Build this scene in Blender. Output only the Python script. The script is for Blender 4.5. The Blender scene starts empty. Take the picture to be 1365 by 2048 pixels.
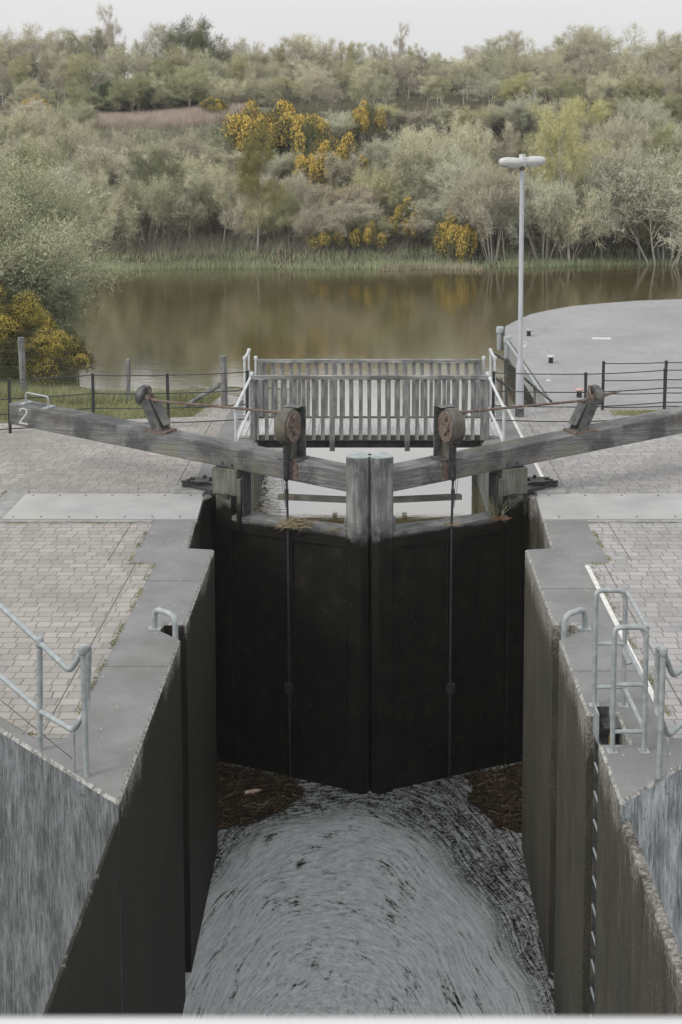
import bpy, bmesh, math, random
import numpy as np
from mathutils import Vector, Matrix
R = math.radians
C = bpy.context.scene.collection
SC = bpy.context.scene

# ------------------------------------------------------------------ camera
FPX, CAMH, PITCH = 2600.0, 5.8, R(5.5)
CX = 740.0; CY = 275.0 + FPX * math.tan(PITCH)
cam = bpy.data.cameras.new('camera')
cam.sensor_fit = 'VERTICAL'; cam.sensor_height = 36.0; cam.sensor_width = 24.0
cam.lens = FPX / 2048 * 36
cam.shift_x = (682.5 - CX) / 2048
cam.shift_y = (CY - 1024) / 2048
cam.clip_start = 0.05; cam.clip_end = 1500
cam.dof.use_dof = True; cam.dof.focus_distance = 21.0; cam.dof.aperture_fstop = 9.0
camo = bpy.data.objects.new('camera', cam); C.objects.link(camo)
camo.location = (0, 0, CAMH); camo.rotation_euler = (R(90) - PITCH, 0, 0)
SC.camera = camo

# ------------------------------------------------------------------ world and sun
SUN_EL, SUN_AZ = R(38), R(236)      # azimuth clockwise from +Y: behind and to the left
w = bpy.data.worlds.new('World'); SC.world = w; w.use_nodes = True
nt = w.node_tree; nt.nodes.clear()
wo = nt.nodes.new('ShaderNodeOutputWorld'); bg = nt.nodes.new('ShaderNodeBackground')
sky = nt.nodes.new('ShaderNodeTexSky'); sky.sky_type = 'NISHITA'; sky.sun_disc = False
sky.sun_elevation = SUN_EL; sky.sun_rotation = SUN_AZ; sky.air_density = 1.0; sky.dust_density = 4.0
hs = nt.nodes.new('ShaderNodeHueSaturation'); hs.inputs['Saturation'].default_value = 0.25
tc = nt.nodes.new('ShaderNodeTexCoord'); sp = nt.nodes.new('ShaderNodeSeparateXYZ')
cr = nt.nodes.new('ShaderNodeValToRGB')
cr.color_ramp.elements[0].position = 0.0; cr.color_ramp.elements[0].color = (7.1, 7.08, 7.1, 1)
cr.color_ramp.elements[1].position = 0.9; cr.color_ramp.elements[1].color = (11.0, 11.1, 11.3, 1)
e = cr.color_ramp.elements.new(0.12); e.color = (8.0, 8.0, 8.05, 1)
e = cr.color_ramp.elements.new(0.22); e.color = (14.0, 14.1, 14.4, 1)
e = cr.color_ramp.elements.new(0.45); e.color = (12.5, 12.6, 12.9, 1)
cn = nt.nodes.new('ShaderNodeTexNoise'); cn.inputs['Scale'].default_value = 2.2; cn.inputs['Detail'].default_value = 4
cm = nt.nodes.new('ShaderNodeMapping'); cm.inputs['Scale'].default_value = (1, 1, 3)
cmr = nt.nodes.new('ShaderNodeMapRange'); cmr.inputs[3].default_value = 0.93; cmr.inputs[4].default_value = 1.07
mul = nt.nodes.new('ShaderNodeVectorMath'); mul.operation = 'SCALE'
mix = nt.nodes.new('ShaderNodeMix'); mix.data_type = 'RGBA'; mix.inputs[0].default_value = 0.88
L = nt.links.new
L(tc.outputs['Generated'], sp.inputs[0]); L(sp.outputs['Z'], cr.inputs[0])
L(tc.outputs['Generated'], cm.inputs[0]); L(cm.outputs[0], cn.inputs['Vector']); L(cn.outputs[0], cmr.inputs[0])
L(cr.outputs[0], mul.inputs[0]); L(cmr.outputs[0], mul.inputs['Scale'])
L(sky.outputs[0], hs.inputs['Color']); L(hs.outputs[0], mix.inputs[6]); L(mul.outputs[0], mix.inputs[7])
L(mix.outputs[2], bg.inputs[0]); bg.inputs[1].default_value = 0.11; L(bg.outputs[0], wo.inputs[0])
sun = bpy.data.lights.new('sun', 'SUN'); sun.energy = 1.5; sun.angle = R(16); sun.color = (1, 0.965, 0.91)
so = bpy.data.objects.new('sun', sun); C.objects.link(so)
sdir = Vector((math.sin(SUN_AZ) * math.cos(SUN_EL), math.cos(SUN_AZ) * math.cos(SUN_EL), math.sin(SUN_EL)))
so.rotation_euler = sdir.to_track_quat('Z', 'Y').to_euler()
SC.view_settings.view_transform = 'Standard'; SC.view_settings.look = 'None'
SC.view_settings.exposure = 0.0; SC.view_settings.gamma = 1.0
SC.render.engine = 'CYCLES'
SC.cycles.max_bounces = 6; SC.cycles.diffuse_bounces = 3; SC.cycles.glossy_bounces = 3
SC.cycles.transmission_bounces = 2; SC.cycles.volume_bounces = 0; SC.cycles.use_denoising = True
SC.cycles.denoising_prefilter = 'ACCURATE'

# ------------------------------------------------------------------ survey helpers: bearings taken from the bridge
_c, _s = math.cos(PITCH), math.sin(PITCH)
def _ray(px, py):
    a = (px - CX) / FPX; b = (CY - py) / FPX
    return a, _c + b * _s, -_s + b * _c
def at_z(px, py, z=0.0):
    r = _ray(px, py); k = (z - CAMH) / r[2]
    return Vector((r[0] * k, r[1] * k, z))
def at_y(px, py, Y):
    r = _ray(px, py); k = Y / r[1]
    return Vector((r[0] * k, Y, CAMH + r[2] * k))

# ------------------------------------------------------------------ materials
def newmat(name):
    m = bpy.data.materials.new(name); m.use_nodes = True
    n = m.node_tree; b = n.nodes['Principled BSDF']
    return m, n, b
def N(n, t, **kw):
    x = n.nodes.new(t)
    for k, v in kw.items(): setattr(x, k, v)
    return x
def coords(n, scale=(1, 1, 1), kind='Object'):
    t = N(n, 'ShaderNodeTexCoord'); mp = N(n, 'ShaderNodeMapping'); mp.inputs['Scale'].default_value = scale
    n.links.new(t.outputs[kind], mp.inputs[0]); return mp.outputs[0]
def noise(n, vec, scale, detail=5, rough=0.6, dist=0.0):
    x = N(n, 'ShaderNodeTexNoise'); x.inputs['Scale'].default_value = scale; x.inputs['Detail'].default_value = detail
    x.inputs['Roughness'].default_value = rough; x.inputs['Distortion'].default_value = dist
    n.links.new(vec, x.inputs['Vector']); return x.outputs[0]
def ramp(n, fac, stops):
    x = N(n, 'ShaderNodeValToRGB'); r = x.color_ramp
    while len(r.elements) > 1: r.elements.remove(r.elements[-1])
    for i, (p, c) in enumerate(stops):
        if not isinstance(c, (tuple, list)): c = (c, c, c)
        if i == 0: e = r.elements[0]; e.position = p
        else: e = r.elements.new(p)
        e.color = (*c[:3], 1)
    n.links.new(fac, x.inputs[0]); return x.outputs[0]
def mixc(n, fac, a, b, mode='MIX'):
    x = N(n, 'ShaderNodeMix', data_type='RGBA', blend_type=mode)
    for s, v in ((x.inputs[0], fac), (x.inputs[6], a), (x.inputs[7], b)):
        if isinstance(v, (int, float)): s.default_value = v
        elif isinstance(v, (tuple, list)): s.default_value = (*v[:3], 1)
        else: n.links.new(v, s)
    return x.outputs[2]
def math_(n, op, a, b=None, c=None):
    x = N(n, 'ShaderNodeMath', operation=op)
    for s, v in zip(x.inputs, (a, b, c)):
        if v is None: continue
        if isinstance(v, (int, float)): s.default_value = v
        else: n.links.new(v, s)
    return x.outputs[0]
def maprange(n, v, a, b, c=0.0, d=1.0):
    x = N(n, 'ShaderNodeMapRange'); n.links.new(v, x.inputs[0])
    for i, q in enumerate((a, b, c, d)): x.inputs[i + 1].default_value = q
    return x.outputs[0]
def bump(n, b, h, strength=0.3, dist=0.02):
    x = N(n, 'ShaderNodeBump'); x.inputs['Strength'].default_value = strength; x.inputs['Distance'].default_value = dist
    n.links.new(h, x.inputs['Height']); n.links.new(x.outputs[0], b.inputs['Normal'])
def world_z(n):
    g = N(n, 'ShaderNodeNewGeometry'); s = N(n, 'ShaderNodeSeparateXYZ'); n.links.new(g.outputs['Position'], s.inputs[0])
    return s.outputs[2], g.outputs['Position']

def simple(name, c1, c2, scale=8, rough=0.7, metal=0.0, stretch=(1, 1, 1), bmp=0.2, lo=0.35, hi=0.65, spec=0.5, third=None):
    m, n, b = newmat(name); v = coords(n, stretch); f = noise(n, v, scale)
    col = ramp(n, f, [(lo, c1), (hi, c2)])
    if third:
        f2 = noise(n, v, scale * 0.35, 3); col = mixc(n, maprange(n, f2, 0.52, 0.68), col, third)
    n.links.new(col, b.inputs['Base Color']); b.inputs['Roughness'].default_value = rough
    b.inputs['Metallic'].default_value = metal; b.inputs['Specular IOR Level'].default_value = spec
    if bmp: bump(n, b, f, bmp, 0.01)
    return m

def timber(name, axis, wet=True, tone=1.0, green=0.0, slime_z=-0.3, amp=0.5, band=0.18):
    st = [14, 14, 14]; st[axis] = 0.9
    m, n, b = newmat(name); v = coords(n, tuple(st))
    f = noise(n, v, 2.2, 7, 0.7); f2 = noise(n, coords(n), 1.6, 5, 0.65, 0.4)
    t = tone
    base = ramp(n, f, [(0.3, (0.07*t, 0.072*t, 0.07*t)), (0.5, (0.17*t, 0.172*t, 0.167*t)), (0.68, (0.31*t, 0.31*t, 0.3*t))])
    base = mixc(n, maprange(n, f2, 0.44, 0.6), base, mixc(n, 0.72, base, (0.045*t, 0.052*t, 0.05*t)))
    f3 = noise(n, coords(n), 0.9, 4, 0.6)
    base = mixc(n, maprange(n, f3, 0.58, 0.72, 0, 0.55), base, (0.15, 0.15, 0.085))
    f5 = noise(n, coords(n), 1.1, 3, 0.5)
    base = mixc(n, maprange(n, f5, 0.6, 0.75, 0, 0.35), base, (0.2, 0.12, 0.07))
    if green: base = mixc(n, green, base, (0.13, 0.14, 0.08))
    rough = 0.85
    if wet:
        z, pos = world_z(n); nz = noise(n, pos, 5, 5)
        zz = math_(n, 'ADD', z, math_(n, 'MULTIPLY', math_(n, 'SUBTRACT', nz, 0.5), -amp))
        k = maprange(n, zz, slime_z - band*.55, slime_z + band*.45, 1, 0)
        nf = noise(n, pos, 3, 6, 0.7)
        slime = ramp(n, nf, [(0.35, (0.003, 0.003, 0.002)), (0.58, (0.011, 0.01, 0.007)), (0.72, (0.03, 0.026, 0.017))])
        sp_ = noise(n, pos, 30, 3); slime = mixc(n, maprange(n, sp_, 0.7, 0.74, 0, 0.6), slime, (0.3, 0.29, 0.25))
        base = mixc(n, k, base, slime)
        n.links.new(maprange(n, k, 0, 1, 0.85, 0.55), b.inputs['Roughness'])
    else: b.inputs['Roughness'].default_value = rough
    b.inputs['Specular IOR Level'].default_value = 0.3
    n.links.new(base, b.inputs['Base Color']); bump(n, b, f, 0.5, 0.012)
    return m

def concrete_top():
    m, n, b = newmat('coping_concrete'); z, pos = world_z(n)
    f = noise(n, pos, 1.6, 6, 0.65); f2 = noise(n, pos, 60, 3)
    col = ramp(n, f, [(0.3, (0.15, 0.15, 0.147)), (0.5, (0.2, 0.2, 0.197)), (0.75, (0.26, 0.26, 0.25))])
    col = mixc(n, maprange(n, f2, 0.35, 0.62, 0, 0.5), col, (0.13, 0.13, 0.13))
    vo = N(n, 'ShaderNodeTexVoronoi'); vo.inputs['Scale'].default_value = 7.0; vo.inputs['Randomness'].default_value = 1.0
    dn = noise(n, pos, 22, 3); vv = N(n, 'ShaderNodeVectorMath', operation='SCALE'); vv.inputs['Scale'].default_value = 0.06
    n.links.new(pos, vo.inputs['Vector'])
    d = math_(n, 'ADD', vo.outputs['Distance'], math_(n, 'MULTIPLY', dn, 0.16))
    cc = N(n, 'ShaderNodeSeparateColor'); n.links.new(vo.outputs['Color'], cc.inputs[0])
    keep = maprange(n, cc.outputs[0], 0.35, 0.4); spot = math_(n, 'MULTIPLY', maprange(n, d, 0.17, 0.13), keep)
    sc_ = noise(n, pos, 11, 6, 0.8); col = mixc(n, maprange(n, sc_, 0.6, 0.66, 0, 0.35), col, (0.4, 0.39, 0.37)); col = mixc(n, math_(n, 'MULTIPLY', spot, 0.85), col, (0.55, 0.54, 0.5))
    f4 = noise(n, pos, 0.7, 4); col = mixc(n, maprange(n, f4, 0.5, 0.68, 0, 0.65), col, (0.125, 0.13, 0.115))
    n.links.new(col, b.inputs['Base Color']); b.inputs['Roughness'].default_value = 0.9; bump(n, b, f2, 0.25, 0.01)
    return m
def chamber_wall(name='shaded_wet_wall_concrete', t=1.0, edge=0.0):
    m, n, b = newmat(name); z, pos = world_z(n)
    mp = N(n, 'ShaderNodeMapping'); mp.inputs['Scale'].default_value = (4, 4, 0.9); n.links.new(pos, mp.inputs[0])
    st = noise(n, mp.outputs[0], 1.2, 9, 0.75); sp2 = noise(n, pos, 26, 5, 0.75); bl = noise(n, pos, 0.7, 4)
    pale = ramp(n, sp2, [(0.35, (0.12, 0.115, 0.1)), (0.6, (0.3, 0.29, 0.26))])
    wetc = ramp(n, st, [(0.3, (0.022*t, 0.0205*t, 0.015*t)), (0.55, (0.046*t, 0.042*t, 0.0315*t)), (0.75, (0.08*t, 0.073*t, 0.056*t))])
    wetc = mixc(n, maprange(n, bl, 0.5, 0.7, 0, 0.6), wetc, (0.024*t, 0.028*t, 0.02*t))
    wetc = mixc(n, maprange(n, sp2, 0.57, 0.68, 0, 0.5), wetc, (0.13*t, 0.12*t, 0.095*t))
    zz = math_(n, 'ADD', z, math_(n, 'MULTIPLY', math_(n, 'SUBTRACT', st, 0.5), 0.9))
    zz = math_(n, 'ADD', zz, math_(n, 'MULTIPLY', math_(n, 'SUBTRACT', bl, 0.5), 0.9))
    zz = math_(n, 'ADD', zz, math_(n, 'MULTIPLY', math_(n, 'SUBTRACT', sp2, 0.5), 0.7))
    col = mixc(n, maprange(n, zz, -0.34+edge, -0.06+edge, 1, 0), pale, wetc)
    fg = noise(n, pos, 50, 4, 0.8); vsc = N(n, 'ShaderNodeVectorMath', operation='SCALE'); n.links.new(wetc, vsc.inputs[0]); n.links.new(maprange(n, fg, 0.36, 0.66, 0.45, 1.75), vsc.inputs['Scale']); col = mixc(n, maprange(n, zz, -0.34+edge, -0.06+edge, 1, 0), pale, vsc.outputs[0])
    # black algae blotches below the coping edge
    al = noise(n, mp.outputs[0], 3.5, 7, 0.85)
    band = math_(n, 'MULTIPLY', maprange(n, z, -1.6, -0.3, 0, 1), maprange(n, al, 0.56, 0.62))
    col = mixc(n, math_(n, 'MULTIPLY', band, 0.9), col, (0.01, 0.01, 0.009))
    # crust right above the waterline
    col = mixc(n, maprange(n, z, -4.43, -4.38, 0.0, 0.0), col, (0.3, 0.28, 0.24))
    n.links.new(col, b.inputs['Base Color']); b.inputs['Roughness'].default_value = 0.7
    b.inputs['Specular IOR Level'].default_value = 0.25; bump(n, b, sp2, 0.35, 0.012)
    return m
def wing_wall_mat(name='streaked_wall_concrete', t=1.0):  # a higher t paints sunlight into the right wing wall's colour
    m, n, b = newmat(name); z, pos = world_z(n)
    mp = N(n, 'ShaderNodeMapping'); mp.inputs['Scale'].default_value = (24, 24, 2.6); n.links.new(pos, mp.inputs[0])
    a = noise(n, mp.outputs[0], 1.6, 9, 0.8); mp2 = N(n, 'ShaderNodeMapping'); mp2.inputs['Scale'].default_value = (2.6, 2.6, 1.0); n.links.new(pos, mp2.inputs[0])
    c = noise(n, mp2.outputs[0], 1.2, 8, 0.75)
    f = math_(n, 'ADD', math_(n, 'MULTIPLY', a, 0.52), math_(n, 'MULTIPLY', c, 0.48))
    col = ramp(n, f, [(0.38, (0.03*t, 0.036*t, 0.036*t)), (0.47, (0.085*t, 0.093*t, 0.095*t)), (0.56, (0.19*t, 0.2*t, 0.21*t)), (0.68, (0.33*t, 0.342*t, 0.355*t))])
    col = mixc(n, maprange(n, a, 0.66, 0.72, 0, 0.8), col, (0.5, 0.52, 0.52))
    sp2 = noise(n, pos, 9, 6, 0.8); band = math_(n, 'MULTIPLY', maprange(n, sp2, 0.6, 0.64), maprange(n, z, -0.9, -0.1))
    col = mixc(n, math_(n, 'MULTIPLY', band, 0.9), col, (0.01, 0.01, 0.01))
    n.links.new(col, b.inputs['Base Color']); b.inputs['Roughness'].default_value = 0.85
    b.inputs['Specular IOR Level'].default_value = 0.3; bump(n, b, a, 0.3, 0.01)
    return m
def pavers(name, rot=0.0, tone=1.0, tint=(1, 1, 1)):
    m, n, b = newmat(name); z, pos = world_z(n)
    mp = N(n, 'ShaderNodeMapping'); mp.inputs['Rotation'].default_value = (0, 0, rot); n.links.new(pos, mp.inputs[0])
    wn = noise(n, pos, 1.3, 2); wv = N(n, 'ShaderNodeVectorMath', operation='ADD')
    cw = N(n, 'ShaderNodeCombineXYZ'); n.links.new(math_(n, 'MULTIPLY', wn, 0.02), cw.inputs[1])
    n.links.new(math_(n, 'MULTIPLY', noise(n, pos, 2.6, 2), 0.05), cw.inputs[0])
    n.links.new(mp.outputs[0], wv.inputs[0]); n.links.new(cw.outputs[0], wv.inputs[1])
    br = N(n, 'ShaderNodeTexBrick'); n.links.new(wv.outputs[0], br.inputs['Vector'])
    br.offset = 0.42; br.offset_frequency = 3; br.squash = 1.45; br.squash_frequency = 2
    br.inputs['Scale'].default_value = 1; br.inputs['Brick Width'].default_value = 0.165; br.inputs['Row Height'].default_value = 0.165
    br.inputs['Mortar Size'].default_value = 0.008; br.inputs['Mortar Smooth'].default_value = 0.25
    T = lambda r, g, b_: (r * tone * tint[0], g * tone * tint[1], b_ * tone * tint[2], 1)
    br.inputs['Color1'].default_value = T(0.36, 0.335, 0.31); br.inputs['Color2'].default_value = T(0.235, 0.228, 0.218)
    br.inputs['Mortar'].default_value = T(0.1, 0.093, 0.078); br.inputs['Bias'].default_value = 0.0
    col = br.outputs['Color']
    f = noise(n, pos, 5, 5); col = mixc(n, maprange(n, f, 0.3, 0.7, 0, 0.5), col, T(0.36, 0.345, 0.33))
    f2 = noise(n, pos, 0.55, 4); col = mixc(n, maprange(n, f2, 0.46, 0.68, 0, 0.55), col, T(0.18, 0.17, 0.155))
    f6 = noise(n, pos, 70, 2); col = mixc(n, maprange(n, f6, 0.3, 0.7, 0, 0.25), col, T(0.18, 0.17, 0.16))
    moss = math_(n, 'MULTIPLY', br.outputs['Fac'], maprange(n, noise(n, pos, 1.1, 3), 0.5, 0.62))
    col = mixc(n, math_(n, 'MULTIPLY', moss, 0.7), col, (0.17, 0.15, 0.08))
    n.links.new(col, b.inputs['Base Color']); b.inputs['Roughness'].default_value = 0.9
    h = math_(n, 'SUBTRACT', math_(n, 'MULTIPLY', f, 0.35), br.outputs['Fac']); bump(n, b, h, 0.6, 0.012)
    return m
def tarmac():
    m, n, b = newmat('quay_tarmac'); z, pos = world_z(n)
    f = noise(n, pos, 0.35, 7, 0.7); g = noise(n, pos, 45, 3); k = noise(n, pos, 2.2, 7, 0.8)
    col = ramp(n, f, [(0.35, (0.235, 0.23, 0.227)), (0.65, (0.32, 0.315, 0.31))])
    col = mixc(n, maprange(n, g, 0.35, 0.65, 0, 0.5), col, (0.2, 0.2, 0.2))
    col = mixc(n, maprange(n, k, 0.55, 0.66, 0, 0.4), col, (0.42, 0.4, 0.4))
    k2 = noise(n, pos, 0.9, 6, 0.75); col = mixc(n, maprange(n, k2, 0.56, 0.68, 0, 0.45), col, (0.17, 0.165, 0.16))
    n.links.new(col, b.inputs['Base Color']); b.inputs['Roughness'].default_value = 0.92; bump(n, b, g, 0.3, 0.01)
    return m
def pond_water():
    m, n, b = newmat('pond_water'); z, pos = world_z(n)
    mp = N(n, 'ShaderNodeMapping'); mp.inputs['Scale'].default_value = (0.75, 1.3, 1); n.links.new(pos, mp.inputs[0])
    r1 = noise(n, mp.outputs[0], 4.5, 4, 0.55); r2 = noise(n, pos, 1.1, 2)
    s = N(n, 'ShaderNodeSeparateXYZ'); n.links.new(pos, s.inputs[0])
    # breeze-roughened patch of water off the left bank
    px_ = maprange(n, s.outputs[0], -1.5, -4.0); py_ = maprange(n, math_(n, 'ADD', s.outputs[1], math_(n, 'MULTIPLY', noise(n, pos, 0.5, 3), 4)), 37.4, 35.6)
    patch = math_(n, 'MULTIPLY', px_, py_)
    amp = math_(n, 'ADD', math_(n, 'MULTIPLY', patch, 5.0), 0.0)
    h = math_(n, 'MULTIPLY', r1, math_(n, 'ADD', amp, maprange(n, s.outputs[1], 34, 26, 0.05, 0.03)))
    b.inputs['Base Color'].default_value = (0.075, 0.06, 0.024, 1)
    b.inputs['IOR'].default_value = 3.0
    b.inputs['Specular IOR Level'].default_value = 0.5
    b.inputs['Roughness'].default_value = 0.06
    x = N(n, 'ShaderNodeBump'); x.inputs['Strength'].default_value = 1.0; x.inputs['Distance'].default_value = 0.05
    n.links.new(h, x.inputs['Height']); n.links.new(x.outputs[0], b.inputs['Normal'])
    return m
def foam_water():
    m, n, b = newmat('foamy_water'); z, pos = world_z(n)
    s = N(n, 'ShaderNodeSeparateXYZ'); n.links.new(pos, s.inputs[0])
    wob = math_(n, 'MULTIPLY', math_(n, 'SUBTRACT', noise(n, pos, 0.5, 1), 0.5), 0.5)
    X = math_(n, 'DIVIDE', math_(n, 'ADD', s.outputs[0], 0.45), 2.7); Y = math_(n, 'DIVIDE', math_(n, 'SUBTRACT', s.outputs[1], 12.0), 7.2)
    r = math_(n, 'SQRT', math_(n, 'ADD', math_(n, 'MULTIPLY', X, X), math_(n, 'MULTIPLY', Y, Y)))
    r = math_(n, 'ADD', r, math_(n, 'MULTIPLY', wob, 0.35))
    th = math_(n, 'ARCTAN2', X, Y)
    cv = N(n, 'ShaderNodeCombineXYZ'); n.links.new(math_(n, 'MULTIPLY', r, 80), cv.inputs[0]); n.links.new(math_(n, 'MULTIPLY', th, 8.0), cv.inputs[1])
    streak = noise(n, cv.outputs[0], 1.1, 9, 0.8, 0.1)
    cv2 = N(n, 'ShaderNodeCombineXYZ'); n.links.new(math_(n, 'MULTIPLY', r, 13), cv2.inputs[0]); n.links.new(math_(n, 'MULTIPLY', th, 3.4), cv2.inputs[1])
    big = noise(n, cv2.outputs[0], 1.0, 3, 0.5)
    blob = noise(n, pos, 15, 5, 0.65, 1.6)
    blob2 = noise(n, pos, 12, 5, 0.6, 1.6)
    # inside of the swirl: nearly closed foam, torn by dark streaks; outside: dark water with torn flecks
    inside = maprange(n, math_(n, 'ADD', r, math_(n, 'MULTIPLY', math_(n, 'SUBTRACT', streak, .5), .12)), 1.0, 0.9)
    fin = math_(n, 'ADD', math_(n, 'MULTIPLY', streak, 0.8), math_(n, 'MULTIPLY', blob, 0.2))
    thr_in = math_(n, 'ADD', maprange(n, big, 0.45, 0.68, 0.36, 0.49), 0.0)
    kin = maprange(n, math_(n, 'SUBTRACT', fin, thr_in), -0.05, 0.04)
    kout = maprange(n, math_(n, 'ADD', math_(n, 'MULTIPLY', streak, 0.62), math_(n, 'MULTIPLY', blob2, 0.38)), 0.455, 0.58)
    wisp = math_(n, 'MULTIPLY', maprange(n, s.outputs[0], 0.6, -0.3), maprange(n, s.outputs[1], 19.2, 18.4, 0, 0))
    k = math_(n, 'ADD', math_(n, 'MULTIPLY', kin, inside), math_(n, 'MULTIPLY', math_(n, 'MULTIPLY', kout, 0.85), math_(n, 'SUBTRACT', 1.0, inside)))
    fc = ramp(n, fin, [(0.36, (0.2, 0.22, 0.225)), (0.46, (0.38, 0.4, 0.405)), (0.58, (0.56, 0.58, 0.585))])
    col = mixc(n, k, (0.018, 0.02, 0.016), fc)
    n.links.new(col, b.inputs['Base Color']); n.links.new(maprange(n, k, 0, 1, 0.08, 0.6), b.inputs['Roughness'])
    b.inputs['IOR'].default_value = 1.33; bump(n, b, math_(n, 'ADD', k, math_(n, 'MULTIPLY', blob, 0.2)), 0.12, 0.01)
    return m
def foliage(name, rough=0.8, var=0.35, scale=2.0, spec=0.1, trans=0.0):
    """plant matter; its own hue is the object colour of the plant"""
    m, n, b = newmat(name)
    oi = N(n, 'ShaderNodeObjectInfo'); v = coords(n); f = noise(n, v, scale, 4)
    k = maprange(n, f, 0.3, 0.7, 1 - var, 1 + var)
    vm = N(n, 'ShaderNodeVectorMath', operation='SCALE'); n.links.new(oi.outputs['Color'], vm.inputs[0]); n.links.new(k, vm.inputs['Scale'])
    n.links.new(vm.outputs[0], b.inputs['Base Color']); b.inputs['Roughness'].default_value = rough
    b.inputs['Specular IOR Level'].default_value = spec
    return m
def terrain_mat(name, a, b_, c_):
    m, n, b = newmat(name); z, pos = world_z(n); f = noise(n, pos, 0.6, 6, 0.7); g = noise(n, pos, 9, 4)
    col = ramp(n, f, [(0.35, a), (0.6, b_), (0.75, c_)]); col = mixc(n, maprange(n, g, 0.35, 0.65, 0, 0.4), col, tuple(x * 0.5 for x in a))
    n.links.new(col, b.inputs['Base Color']); b.inputs['Roughness'].default_value = 0.95; b.inputs['Specular IOR Level'].default_value = 0.1
    bump(n, b, g, 0.6, 0.05); return m

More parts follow.
